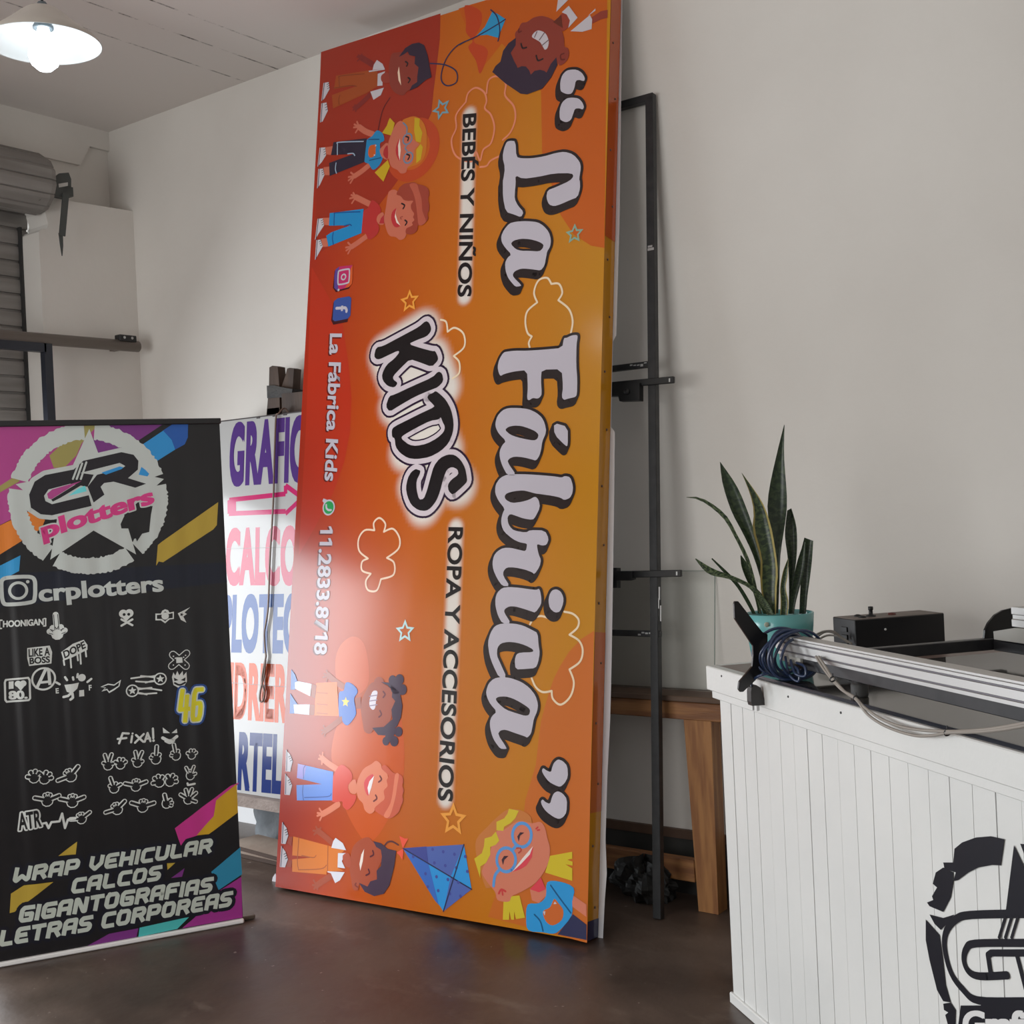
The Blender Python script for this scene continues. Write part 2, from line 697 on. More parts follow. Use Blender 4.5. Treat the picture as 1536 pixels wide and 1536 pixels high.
BL, BR = at_z(413, 1330, .014), at_z(880, 1412, .014)
TL = at_y(482, 80, 4.0)
e_ = (BR - BL).normalized()
n_ = e_.cross(TL - BL).normalized()
v_ = n_.cross(e_)
SW = (BR - BL).length
tl = Vector(((TL - BL).dot(e_), (TL - BL).dot(v_)))
SH = tl.y
SP = Plane(BL, e_, v_, SW, SH, tl.x / tl.y)
SD = .085
sign = thing('shop_sign', 'tall orange shop sign with white script lettering and cartoon children, leaning on end', 'sign', (BL + BR) / 2)


def pr(name, c, k=1.75, rough=.16):
    return mat('print_' + name, rgb(*c, k * .71), rough, 0, .55)


# printed gradient: red at the left edge, orange, amber at the right edge
grad = mat('print_orange_gradient', (.8, .2, .02, 1), .16, 0, .55)


def gradient(m):
    t, b = nodes(m)
    uvn = t.nodes.new('ShaderNodeUVMap')
    sx = t.nodes.new('ShaderNodeSeparateXYZ')
    t.links.new(uvn.outputs[0], sx.inputs[0])
    cr = t.nodes.new('ShaderNodeValToRGB')
    t.links.new(sx.outputs[0], cr.inputs[0])
    stops = [(0, (160, 42, 22)), (.12, (168, 54, 20)), (.3, (178, 74, 14)), (.5, (186, 94, 12)), (.75, (188, 113, 14)), (1, (185, 125, 16))]
    el = cr.color_ramp.elements
    el[0].position, el[0].color = stops[0][0], rgb(*stops[0][1], 1.17)
    el[1].position, el[1].color = stops[-1][0], rgb(*stops[-1][1], 1.17)
    for p, c in stops[1:-1]:
        k = el.new(p)
        k.color = rgb(*c, 1.17)
    t.links.new(cr.outputs[0], b.inputs['Base Color'])
    return t, b, cr


gradient(grad)
white = pr('white', (180, 174, 184), 1.75)
dark = pr('dark_brown', (44, 30, 32), 1.0)
black = pr('black', (28, 20, 24), 1.0)
glow = mat('print_white_glow', (.8, .3, .1, 1), .16, 0, .55)
t, b, cr = gradient(glow)
at = t.nodes.new('ShaderNodeAttribute')
at.attribute_name = 'amount'
mg = t.nodes.new('ShaderNodeMix')
mg.data_type = 'RGBA'
mg.inputs[7].default_value = rgb(214, 206, 198, 1.2)
t.links.new(at.outputs['Fac'], mg.inputs[0])
t.links.new(cr.outputs[0], mg.inputs[6])
t.links.new(mg.outputs[2], b.inputs['Base Color'])

# body: printed vinyl wrapped over a box frame
f = MB()
p00, p10 = Vector((0, 0)), Vector((SW, 0))
p01, p11 = Vector((tl.x, SH)), Vector((SW + tl.x, SH))
q4 = [p00, p10, p11, p01]
NU, NV = 24, 60


def warp(a, c):
    """slight slack waves of the vinyl"""
    edge = min(1, 8 * min(a, 1 - a, 2 * c, 2 * (1 - c)))
    return edge * (.0016 * math.sin(a * 7 + c * 9) + .0010 * math.sin(c * 23 - a * 11))


vs = []
for j in range(NV + 1):
    for i in range(NU + 1):
        a, c = i / NU, j / NV
        u = Vector((a * SW + tl.x * c, SH * c))
        vs.append(SP.pt(u))
        f.uv[len(vs) - 1] = (a, c)
f.add(vs, [(j * (NU + 1) + i, j * (NU + 1) + i + 1, (j + 1) * (NU + 1) + i + 1, (j + 1) * (NU + 1) + i) for j in range(NV) for i in range(NU)], grad, True)
f.build('printed_face', sign)
f = MB()
back_m = mat('sign_back_vinyl', (.72, .72, .74, 1), .5)
for a, c2, uu in ((p10, p11, 1), (p01, p00, 0), (p11, p01, None), (p00, p10, None)):
    bidx = f.add([SP.pt(a), SP.pt(a, -SD), SP.pt(c2, -SD), SP.pt(c2)], [(0, 1, 2, 3)], grad)
    for k in range(4):
        f.uv[bidx + k] = (uu if uu is not None else .5, .5)
f.build('wrapped_side', sign)
f = MB()
f.add([SP.pt(q, -SD) for q in q4], [(0, 3, 2, 1)], back_m)
f.build('back_panel', sign)
# orange / navy bits wrapped round the right side
PLS = (Plane(SP.pt(p10) + e_ * .001, -n_, (p11 - p10).x * e_ + (p11 - p10).y * v_, 1, 1))
red_o = pr('dark_orange', (176, 76, 22))
for v0, v1, m_ in ((SH * .70, SH, red_o), (SH * .12, SH * .295, pr('burnt_orange', (178, 92, 40))), (0, SH * .018, pr('navy', (44, 46, 80), 1.5))):
    A = Art(PLS)
    A.poly([Vector((.001, v0)), Vector((SD - .001, v0)), Vector((SD - .001, v1)), Vector((.001, v1))], m_, 1)
    A.build('side_print', sign)
nail_m = mat('rusty_staple', (.12, .06, .03, 1), .5)
for k in range(17):
    c = (k + .5) / 17
    p = SP.pt(p10 + (p11 - p10) * c, -SD * (.3 if k % 2 else .62)) + e_ * .0025
    f = MB()
    f.lathe(p - e_ * .002, [(0, .004), (.004, .0035), (.005, 0)], nail_m, 8, e_)
    f.build('staple', sign)
# loose white edge of the vinyl behind the right side
bp = Plane(SP.pt((0, 0), -SD - .001), e_, v_)
flap_m = mat('white_vinyl_backing', (.74, .74, .78, 1), .45)


def flap(pts, name):
    q = MB()
    q.prism([bp.pt(bp.uv(x, y)) for x, y in pts], n_ * -.002, flap_m)
    q.build(name, sign)


flap([(908, 0), (933, 0), (931, 180), (929, 330), (925, 470), (924, 503), (919, 512), (910, 512)], 'loose_vinyl_edge')
flap([(902, 512), (919, 512), (916, 640), (922, 648), (921, 750), (919, 880), (917, 1000), (915, 1080), (911, 1160), (908, 1260), (910, 1310), (907, 1350), (904, 1412), (885, 1412)], 'loose_vinyl_edge')
flap([(413, 1310), (409, 1316), (408, 1322), (412, 1330), (420, 1330)], 'vinyl_corner')

# --- background shapes of the print
A = Art(SP)
A.fill([(66, 240), (617, 62), (614, 180), (600, 300), (585, 420), (575, 520), (520, 640), (470, 760), (400, 860), (330, 950), (240, 1040), (150, 1110), (35, 1180), (50, 700)], Z2, pr('brick_red', (148, 42, 22)), 1)
A.build('colour_field', sign)
A = Art(SP)
A.fill([(1080, 420), (1085, 700), (1170, 990), (1230, 1080), (1310, 1132), (1372, 1143), (1385, 0), (830, 0), (760, 20), (700, 40), (760, 180), (820, 300), (900, 200), (1000, 300)], Z2, pr('deep_orange', (182, 84, 14)), 1)
A.build('colour_field', sign)
A = Art(SP)
A.fill([(1390, 355), (1240, 450), (1100, 600), (1000, 760), (930, 900), (880, 1040), (820, 1240), (780, 1400), (760, 1536), (720, 1900), (600, 2300), (560, 2650), (340, 3150), (170, 3650), (1310, 3950)], T6, pr('soft_orange', (186, 98, 34)), 1)
A.build('colour_field', sign)
A = Art(SP)
A.fill([(84, 0), (225, 250), (255, 450), (268, 600), (262, 760), (235, 900), (185, 1040), (100, 1200), (25, 1330), (60, 700)], Z3, pr('left_red', (170, 46, 24)), 1, smooth=0)
A.build('colour_field', sign)
A = Art(SP)
A.fill([(500, 570), (527, 700), (528, 830), (510, 930), (470, 1010), (420, 1090), (370, 1110), (300, 1000), (255, 860), (235, 740), (280, 600), (400, 540)], Z4, pr('peach', (188, 80, 28)), 1, smooth=4)
A.build('colour_field', sign)
A = Art(SP)
A.fill([(250, 390), (270, 320), (320, 282), (365, 310), (385, 400), (380, 480), (330, 520), (265, 490)], Z4, pr('peach', (188, 80, 28)), 1, smooth=4)
A.build('colour_field', sign)
cq = Art(SP).px([(490, 690)], Z2)[0]
A = Art(SP)
A.disc(cq, .142, pr('ring_red', (176, 62, 24)), 2, 40)
A.build('colour_field', sign)
A = Art(SP)
A.disc(cq, .09, pr('ring_orange', (186, 86, 22)), 3, 40)
A.build('colour_field', sign)
red_leaf = pr('leaf_red', (178, 62, 24))
A = Art(SP)
A.fill([(730, 25), (800, 50), (805, 110), (770, 190), (820, 215), (835, 250), (800, 340), (780, 280), (745, 220), (765, 190), (735, 150), (735, 100)], Z2, red_leaf, 2, smooth=4)
A.build('colour_field', sign)

# --- clouds, stars, kites
A = Art(SP)
pink = pr('cloud_pink', (212, 128, 96))
cream = pr('cloud_cream', (232, 202, 170))
CW = .008


def cloud(pts, fr, m, closed=False):
    q = Art(SP)
    q.stroke(pts, fr, CW, m, 6, closed, 0)
    q.build('printed_cloud', sign)


cloud(catmull([(x, y, 0) for x, y in ((735, 470), (745, 430), (780, 405), (818, 425), (830, 465), (822, 500), (850, 530), (866, 590), (850, 660), (815, 690), (800, 740), (780, 700), (760, 745), (690, 720), (668, 650), (690, 590), (690, 530), (735, 470))], 5), Z2, pink)
cloud(catmull([(x, y, 0) for x, y in ((830, 430), (840, 370), (880, 352), (918, 385), (915, 440), (955, 490), (962, 550), (940, 610), (905, 645))], 5), Z2, pink)
cloud(catmull([(x, y, 0) for x, y in ((900, 715), (850, 740), (830, 765), (800, 770))], 5), Z2, pink)
cloud([(p.x, p.y) for p in catmull([(x, y, 0) for x, y in ((1125, 165), (1110, 120), (1130, 65), (1170, 52), (1190, 80))], 6) + catmull([(x, y, 0) for x, y in ((1190, 80), (1225, 80), (1240, 120), (1222, 155))], 6) + catmull([(x, y, 0) for x, y in ((1222, 155), (1270, 195), (1288, 250), (1280, 305))], 6)], Z3, cream)
cloud([(p.x, p.y) for p in catmull([(x, y, 0) for x, y in ((1125, 165), (1080, 205), (1070, 255), (1080, 305), (1100, 322))], 6) + catmull([(x, y, 0) for x, y in ((1100, 322), (1086, 350), (1090, 372))], 4)], Z3, cream)
cloud([(p.x, p.y) for p in catmull([(x, y, 0) for x, y in ((680, 245), (705, 255), (712, 300))], 6) + catmull([(x, y, 0) for x, y in ((712, 300), (745, 282), (785, 310), (788, 370), (740, 412))], 6) + catmull([(x, y, 0) for x, y in ((740, 412), (765, 440), (765, 490), (735, 515))], 6)], Z3, cream)
cloud([(p.x, p.y) for p in catmull([(x, y, 0) for x, y in ((375, 1215), (372, 1180), (398, 1158), (425, 1185), (418, 1222))], 6) + catmull([(x, y, 0) for x, y in ((418, 1222), (460, 1208), (490, 1250), (485, 1300), (432, 1342))], 6) + catmull([(x, y, 0) for x, y in ((432, 1342), (465, 1365), (462, 1420), (405, 1440))], 6) + catmull([(x, y, 0) for x, y in ((405, 1440), (385, 1492), (345, 1490), (335, 1450), (358, 1415))], 6) + catmull([(x, y, 0) for x, y in ((358, 1415), (318, 1400), (318, 1360), (345, 1345))], 6) + catmull([(x, y, 0) for x, y in ((345, 1345), (305, 1310), (302, 1255), (330, 1215), (375, 1215))], 6)], Z3, pr('cloud_cream2', (232, 196, 170)))
cloud([(p.x, p.y) for p in catmull([(x, y, 0) for x, y in ((655, 280), (700, 210), (780, 185), (860, 205))], 5)], T6, cream)
cloud([(p.x, p.y) for p in catmull([(x, y, 0) for x, y in ((1050, 135), (1150, 160), (1215, 230), (1200, 320), (1110, 400))], 6) + catmull([(x, y, 0) for x, y in ((1110, 400), (1220, 470), (1262, 580), (1230, 710), (1110, 800))], 6) + catmull([(x, y, 0) for x, y in ((1110, 800), (1160, 950), (1120, 1110), (1010, 1205), (920, 1140), (905, 1048))], 6) + catmull([(x, y, 0) for x, y in ((905, 1048), (800, 1060), (720, 1000), (670, 890))], 6)], T6, cream)

for (x, y), fr, r, c, rot in (((622, 502), Z2, .05, (112, 150, 160), 1.9), ((1235, 1078), Z2, .042, (130, 160, 140), .3), ((475, 1388), Z2, .052, (226, 150, 60), 1.6), ((533, 262), Z4, .05, (178, 206, 206), 1.6), ((728, 1022), Z4, .066, (226, 190, 90), 1.6)):
    A = Art(SP)
    A.star(A.px([(x, y)], fr)[0], r, r * .48, pr('star_%d' % c[0], c), 7, rot, 5, .6)
    A.build('printed_star', sign)

A = Art(SP)
kb = pr('kite_blue', (38, 138, 186))
navy = pr('navy', (44, 46, 80), 1.5)
A.fill([(300, 108), (350, 130), (422, 178), (352, 350), (250, 322), (155, 332), (230, 250)], D1, kb, 6, smooth=0)
A.stroke([(0, 412), (60, 380), (140, 345), (250, 285), (350, 225), (420, 180)], D1, .0058, navy, 7, smooth=5)
A.stroke([(285, 92), (335, 140), (362, 220), (368, 300), (352, 380)], D1, .0058, navy, 7, smooth=5)
A.stroke([(570, 293), (640, 300), (690, 330), (690, 380), (645, 395), (620, 360), (640, 280), (690, 215), (760, 180)], Z2, .0058, navy, 7, smooth=6)
A.build('printed_kite', sign)
A = Art(SP)
A.stroke([(385, 450), (350, 510), (330, 600)], Z2, .005, pr('dark_red', (92, 28, 30), 1.5), 5, smooth=5)
A.build('kite_string', sign)
A = Art(SP)
A.fill([(70, 395), (510, 368), (415, 600)], D4, pr('kite_violet', (76, 96, 164)), 6)
A.fill([(70, 395), (240, 382), (255, 508)], D4, pr('kite_indigo', (62, 70, 140)), 7)
A.fill([(70, 395), (415, 600), (362, 850)], D4, pr('kite_cyan', (44, 140, 206)), 6)
A.fill([(70, 395), (255, 508), (330, 805), (300, 770)], D4, pr('kite_mid', (56, 100, 180)), 7)
A.fill([(510, 368), (565, 690), (415, 600)], D4, pr('kite_cyan', (44, 140, 206)), 6)
A.fill([(415, 600), (565, 690), (362, 850)], D4, pr('kite_violet', (76, 96, 164)), 6)
A.stroke([(70, 395), (565, 690)], D4, .005, navy, 8)
A.stroke([(510, 368), (362, 850)], D4, .005, navy, 8)
for x, y in ((285, 403), (361, 420), (442, 438), (298, 500), (376, 520), (455, 535), (145, 455), (234, 578), (313, 600), (395, 620), (325, 700), (408, 722), (470, 640), (485, 740), (535, 562), (520, 455), (250, 672)):
    A.disc(A.px([(x, y)], D4)[0], .0065, pr('kite_dot', (66, 74, 146)), 8, 12)
A.fill([(72, 398), (45, 305), (85, 325), (110, 325), (85, 370)], D4, pr('bow_red', (222, 82, 60)), 9)
A.fill([(72, 398), (25, 425), (50, 450), (68, 480), (75, 430)], D4, pr('bow_red', (222, 82, 60)), 9)
A.stroke([(1165, 690), (1200, 650), (1250, 645), (1310, 680)], D3, .007, pr('brown_line', (92, 50, 50), 1.5), 5, smooth=5)
A.build('printed_kite', sign)

# --- soft white halos behind KIDS and the two taglines (ink, printed)


def seg_d(p, a, b2):
    d = b2 - a
    tt = max(0, min(1, (p - a).dot(d) / max(d.dot(d), 1e-9)))
    return (p - a - d * tt).length


A = Art(SP)
amount = []


def halo(core, r0, r1, pad, step, layer):
    lo = Vector((min(p.x for p in core) - pad, min(p.y for p in core) - pad))
    hi = Vector((max(p.x for p in core) + pad, max(p.y for p in core) + pad))
    nx, ny = int((hi.x - lo.x) / step) + 1, int((hi.y - lo.y) / step) + 1
    ps = [Vector((lo.x + (hi.x - lo.x) * i / nx, lo.y + (hi.y - lo.y) * j / ny)) for j in range(ny + 1) for i in range(nx + 1)]
    val = []
    for p in ps:
        d = min(seg_d(p, core[k], core[k + 1]) for k in range(len(core) - 1))
        x = max(0, min(1, (r1 - d) / (r1 - r0)))
        val.append(x * x * (3 - 2 * x))
    fs = []
    for j in range(ny):
        for i in range(nx):
            ix = (j * (nx + 1) + i, j * (nx + 1) + i + 1, (j + 1) * (nx + 1) + i + 1, (j + 1) * (nx + 1) + i)
            if max(val[k] for k in ix) > 0:
                fs.append(ix)
    A.put(ps, fs, glow, layer)
    amount.extend(val)


def glow_uv(path, fr):
    return A.px(path, fr)


halo(glow_uv([(600, 290), (420, 400), (480, 560), (640, 420), (690, 560), (470, 640), (600, 760), (520, 850), (640, 700), (700, 850), (560, 1010), (600, 1100), (700, 940), (760, 1010)], Z3), .05, .112, .12, .015, 1)
halo(A.px([(704, 172), (697, 445)], PX), .016, .045, .055, .009, 1)
halo(A.px([(684, 791), (668, 1199)], PX), .016, .047, .055, .009, 1)
A.build('printed_halo', sign, amount)

# --- script lettering
A = Art(SP)
L = {}
quote1 = [(T1, [(925, 200), (980, 190), (1040, 190), (1100, 225), (1135, 285), (1130, 320), (1105, 320), (1075, 308), (1030, 315), (1015, 400), (985, 465), (940, 475), (890, 460), (852, 435), (850, 330), (875, 250)])]
quote2 = [(T1, [(925, 520), (985, 512), (1060, 520), (1105, 565), (1125, 620), (1110, 652), (1070, 635), (1020, 640), (1000, 700), (975, 770), (925, 797), (880, 785), (845, 760), (843, 650), (870, 570)])]
gL = [(T1, [(235, 1020), (280, 1008), (335, 1015), (345, 1195), (400, 1212), (520, 1212), (660, 1190), (800, 1150), (900, 1135), (1000, 1165), (1075, 1250), (1090, 1320), (1068, 1450)]),
      (T2, [(1078, 20), (1080, 100), (1050, 200), (960, 235), (860, 280), (780, 305), (720, 285), (690, 205), (705, 120), (800, 85), (960, 12)]),
      (T1, [(1005, 1420), (985, 1383), (780, 1385), (600, 1425), (420, 1448), (335, 1408), (338, 1500)]),
      (T2, [(330, 120), (325, 220), (365, 300), (430, 370), (400, 432), (320, 400), (225, 370), (190, 200), (190, 0)]),
      (T1, [(195, 1459), (215, 1320), (185, 1200), (205, 1090)])]
ga = [(T2, [(170, 650), (200, 580), (265, 500), (350, 480), (470, 475), (590, 487), (660, 530), (720, 600), (745, 690), (735, 770), (700, 825), (690, 880), (670, 990), (625, 1045), (560, 1035), (480, 1025), (400, 1022), (330, 1050), (305, 1085), (310, 1120), (405, 1215), (390, 1225), (335, 1232), (280, 1170), (245, 1120), (220, 1040), (215, 960), (240, 900), (290, 860), (215, 780), (175, 715)])]
ga_h = [(T2, [(280, 740), (310, 700), (400, 678), (500, 683), (600, 710), (660, 745), (650, 790), (610, 825), (500, 818), (400, 818), (340, 800)])]
gF = [(T3, [(275, 450), (330, 440), (400, 432), (560, 432), (760, 418), (950, 400), (970, 285), (1000, 285), (1060, 255), (1120, 250), (1130, 270), (1115, 360), (1112, 600), (1125, 760), (1120, 940), (1100, 965), (1060, 975), (1015, 985), (970, 1000), (945, 965), (960, 850), (945, 645), (715, 650), (705, 760), (715, 930), (700, 960), (670, 985), (610, 975), (570, 1005), (545, 990), (555, 850), (545, 655), (400, 670), (280, 700), (240, 725), (220, 690), (205, 620), (225, 530)])]
gA = [(T4, [(180, 270), (200, 190), (260, 120), (330, 93), (450, 93), (560, 105), (650, 145), (715, 200), (750, 270), (768, 370), (720, 480), (710, 560), (690, 640), (650, 700), (600, 685), (500, 660), (400, 652), (340, 675), (318, 715), (425, 870), (320, 870), (260, 760), (230, 660), (230, 590), (260, 520), (305, 475), (220, 390), (185, 320)])]
gA_h = [(T4, [(290, 345), (330, 310), (400, 295), (480, 300), (560, 325), (640, 360), (680, 400), (665, 450), (625, 468), (540, 455), (430, 430), (350, 400)])]
gac = [(T4, [(855, 265), (1015, 310), (1015, 525), (995, 535), (860, 400)])]
gb = [(T4, [(195, 955), (240, 895), (320, 858), (480, 855), (640, 862), (860, 880), (945, 895), (980, 875), (1045, 890), (1075, 990), (1070, 1070), (1040, 1130), (975, 1155), (930, 1125), (840, 1105), (700, 1085), (640, 1078), (560, 1055), (500, 1042), (400, 1050), (310, 1075), (285, 1110), (300, 1150), (370, 1188), (480, 1175), (570, 1150), (640, 1110), (680, 1150), (695, 1240), (640, 1350), (610, 1382), (500, 1365), (420, 1335), (350, 1312), (320, 1350), (325, 1410)]),
      (T5, [(385, 230), (430, 275), (570, 300), (620, 270), (790, 275), (835, 370), (810, 440), (760, 450), (700, 430), (700, 470), (720, 560), (745, 610), (730, 690), (670, 780), (640, 755), (560, 725), (440, 700), (350, 700), (310, 745), (310, 800), (385, 915), (300, 915), (240, 830), (195, 730), (185, 650), (200, 570), (240, 515), (310, 475), (400, 475), (500, 500), (570, 515), (585, 440), (575, 425), (500, 412), (420, 375), (320, 290), (290, 220), (285, 150), (305, 70)]),
      (T4, [(290, 1255), (215, 1160), (178, 1075), (180, 1000)])]
gi = [(T5, [(240, 990), (300, 935), (380, 925), (500, 935), (600, 950), (690, 960), (720, 945), (735, 970), (750, 1060), (745, 1130), (680, 1222), (630, 1205), (540, 1175), (450, 1150), (380, 1148), (325, 1180), (320, 1220), (400, 1345), (300, 1345), (250, 1260), (220, 1150), (218, 1060)])]
gid = [(T5, [(870, 965), (920, 950), (970, 975), (1003, 1040), (1003, 1110), (965, 1210), (905, 1222), (845, 1170), (830, 1090), (840, 1020)])]
gc = [(T6, [(170, 490), (200, 380), (250, 300), (330, 270), (480, 272), (580, 295), (680, 345), (745, 380), (755, 520), (770, 610), (750, 720), (720, 785), (600, 795), (490, 800), (480, 690), (500, 625), (545, 605), (690, 602), (695, 570), (600, 520), (500, 490), (400, 482), (320, 500), (280, 550), (275, 640), (310, 720), (390, 895), (300, 895), (230, 750), (190, 640)])]
gz = [(T6, [(150, 1050), (180, 960), (240, 905), (330, 885), (440, 900), (560, 945), (650, 1010), (720, 1100), (750, 1200), (740, 1280), (700, 1370)]), (T7, [(765, 60), (745, 160), (700, 205), (680, 190), (560, 150), (450, 110), (390, 120), (362, 165), (468, 325), (450, 335), (390, 330), (330, 250), (300, 190), (275, 100), (270, 20)]), (T6, [(215, 1340), (275, 1285), (200, 1200), (160, 1120)])]
gz_h = [(T6, [(258, 1140), (290, 1115), (370, 1110), (450, 1130), (540, 1175), (640, 1240), (660, 1275), (645, 1325), (600, 1335), (500, 1305), (380, 1265), (290, 1190)])]
qc1 = [(T7, [(990, 540), (1010, 490), (1055, 452), (1110, 470), (1165, 530), (1170, 660), (1130, 730), (1080, 772), (1020, 750), (950, 710), (895, 640), (868, 585), (885, 550), (920, 580), (975, 603)])]
qc2 = [(T7, [(985, 890), (1010, 840), (1055, 818), (1110, 845), (1160, 910), (1155, 1060), (1120, 1115), (1070, 1142), (1010, 1120), (920, 1055), (870, 985), (858, 935), (880, 912), (910, 945), (965, 968)])]


def loop(parts):
    r = []
    for fr, pts in parts:
        r += A.px(pts, fr)
    return r


def soften(uv):
    """round corners a little: one Chaikin pass"""
    out = []
    n = len(uv)
    for i in range(n):
        a, b2 = uv[i], uv[(i + 1) % n]
        out += [a * .78 + b2 * .22, a * .22 + b2 * .78]
    return out


sh = A.px([(780, 700), (776, 709.5)], PX)
SHIFT = sh[1] - sh[0]
OUT = .022
for g, h in ((quote1, 0), (quote2, 0), (gL, 0), (ga, ga_h), (gF, 0), (gA, gA_h), (gac, 0), (gb, 0), (gi, 0), (gid, 0), (gc, 0), (gz, gz_h), (qc1, 0), (qc2, 0)):
    uv = soften(loop(g))
    hs = [soften(loop(h))] if h else []
    for k in range(4):
        dd = SHIFT * k / 3
        A.poly([p + dd for p in uv], dark, 8, [[p + dd for p in x] for x in hs])
        A.line([p + dd for p in uv], OUT, dark, 8, True)
        for x in hs:
            A.line([p + dd for p in x], OUT * .8, dark, 8, True)
    A.poly(uv, white, 9.2, hs)
A.build('script_lettering', sign)

# --- KIDS
A = Art(SP)
kids = [([(760, 165), (800, 185), (825, 250), (815, 295), (770, 345), (660, 385), (560, 432), (700, 478), (840, 515), (870, 510), (905, 590), (895, 630), (830, 695), (700, 645), (580, 605), (480, 700), (385, 800), (385, 840), (440, 880), (400, 935), (320, 915), (265, 850), (255, 780), (310, 670), (400, 600), (460, 525), (440, 508), (330, 560), (230, 608), (190, 605), (165, 570), (190, 470), (270, 455), (400, 385), (560, 300), (680, 235)], K1, None),
        ([(905, 745), (950, 770), (965, 860), (900, 930), (820, 960), (640, 1035), (450, 1145), (345, 1212), (300, 1150), (340, 1030), (400, 1015), (600, 920), (840, 815)], K1, None),
        ([(721, -105), (780, -60), (840, 0), (900, 110), (930, 260), (920, 380), (870, 500), (780, 590), (650, 660), (500, 683), (400, 670), (310, 610), (260, 540), (250, 440), (220, 430), (215, 350), (240, 310), (400, 230), (560, 150), (712, 80), (690, 50), (640, 0), (625, -30), (640, -60), (690, -80)], K2,
         [(780, 195), (800, 250), (830, 310), (815, 370), (740, 440), (620, 505), (500, 530), (420, 520), (340, 460), (325, 430), (360, 400), (500, 320), (660, 240), (760, 225)]),
        ([(490, 795), (520, 805), (545, 815), (540, 850), (500, 930), (500, 1030), (530, 1150), (585, 1140), (620, 1050), (660, 900), (700, 760), (770, 670), (860, 628), (940, 632), (1010, 690), (1060, 780), (1078, 870), (1085, 940), (1040, 990), (920, 1097), (870, 1050), (860, 980), (900, 920), (985, 860), (975, 800), (910, 770), (850, 800), (810, 900), (770, 1060), (730, 1160), (670, 1240), (610, 1280), (520, 1270), (440, 1210), (395, 1110), (378, 1010), (400, 900), (440, 830)], K2, None)]
plum = pr('plum', (48, 26, 54), 1.3)
wk = pr('white_k', (196, 184, 190), 1.75)
for pts, fr, h in kids:
    uv = soften(A.px(pts, fr))
    hs = [soften(A.px(h, fr))] if h else []
    A.line(uv, .062, plum, 6, True)
    A.line(uv, .044, wk, 7, True)
    A.poly(uv, wk, 7, hs)
    A.poly(uv, black, 9, hs)
    for x in hs:
        A.line(x, .050, plum, 6.2, True)
        A.line(x, .038, wk, 7, True)
A.build('kids_lettering', sign)

# --- taglines and contact line
A = Art(SP)
A.text('BEBÉS Y NIÑOS', (723, 527), (698, 1368), (783, 522), Z2, black, 7, .026)
A.build('upper_tagline', sign)
A = Art(SP)
A.text('ROPA Y ACCESORIOS', (673.7, 790.6), (657.6, 1200), (694.8, 791), PX, black, 7, .026)
A.build('lower_tagline', sign)
shd = pr('shadow_ink', (110, 30, 24), 1.2)
for body, a, c, d in (('La Fábrica Kids', (496, 500.3), (487.8, 721), (513.4, 500.5)), ('11.2833.8718', (481.2, 789.5), (472, 981), (499.6, 789.5))):
    A = Art(SP)
    A.text(body, a, c, d, PX, shd, 6, .03, shift=(-.006, -.004), grow=.008)
    A.text(body, a, c, d, PX, white, 7, .026)
    A.build('contact_lettering', sign)
A = Art(SP)
A.fill([(318, 1090), (285, 1130), (265, 1320), (300, 1370), (450, 1330), (470, 1290)], C3, pr('shadow_ink2', (70, 24, 30), 1.2), 5)
ig = [(340, 1076), (495, 1058), (492, 1180), (488, 1270), (450, 1312), (310, 1350), (282, 1320), (284, 1180), (296, 1110)]
A.fill(ig, C3, pr('ig_magenta', (176, 40, 92)), 6)
A.fill([(340, 1076), (296, 1110), (284, 1180), (282, 1320), (310, 1350), (330, 1345), (320, 1200)], C3, pr('ig_violet', (84, 62, 132)), 7)
A.fill([(495, 1058), (492, 1180), (488, 1270), (450, 1312), (400, 1325), (455, 1250), (470, 1100)], C3, pr('ig_orange', (196, 84, 40)), 7)
A.stroke([(350, 1122), (440, 1105), (458, 1125), (452, 1240), (430, 1265), (345, 1282), (325, 1262), (330, 1145)], C3, .0075, white, 8, True, 3)
cq = A.px([(390, 1195)], C3)[0]
A.ring(cq, .009, .0155, white, 8)
A.disc(A.px([(332, 1345)], C3)[0], .006, white, 8)
A.build('camera_app_icon', sign)
A = Art(SP)
A.fill([(185, 165), (175, 248), (185, 268), (250, 255), (260, 200)], Z3, pr('shadow_ink2', (70, 24, 30), 1.2), 5)
A.fill([(205, 146), (258, 137), (268, 145), (264, 225), (252, 240), (192, 252), (182, 244), (188, 160)], Z3, pr('icon_blue', (52, 74, 140)), 6)
A.stroke([(200, 192), (222, 191), (240, 190), (246, 198), (246, 207)], Z3, .013, white, 7, smooth=3)
A.stroke([(226, 180), (225, 205)], Z3, .011, white, 7, round_=False)
A.build('letter_app_icon', sign)
A = Art(SP)
cq = A.px([(164, 1110)], Z3)[0]
A.disc(cq, .035, white, 6, 28)
A.fill([(135, 1080), (140, 1068), (165, 1078), (150, 1100)], Z3, white, 6)
A.disc(cq, .028, pr('chat_green', (34, 140, 74)), 7, 28)
A.stroke([(153, 1098), (154, 1112), (162, 1121), (175, 1122)], Z3, .009, white, 8, smooth=4)
A.build('chat_app_icon', sign)
# ------------------------------------------------------------------ cartoon children printed on the sign
SKIN_L, SKIN_D, SKIN_M = (186, 100, 78), (130, 52, 40), (150, 74, 54)


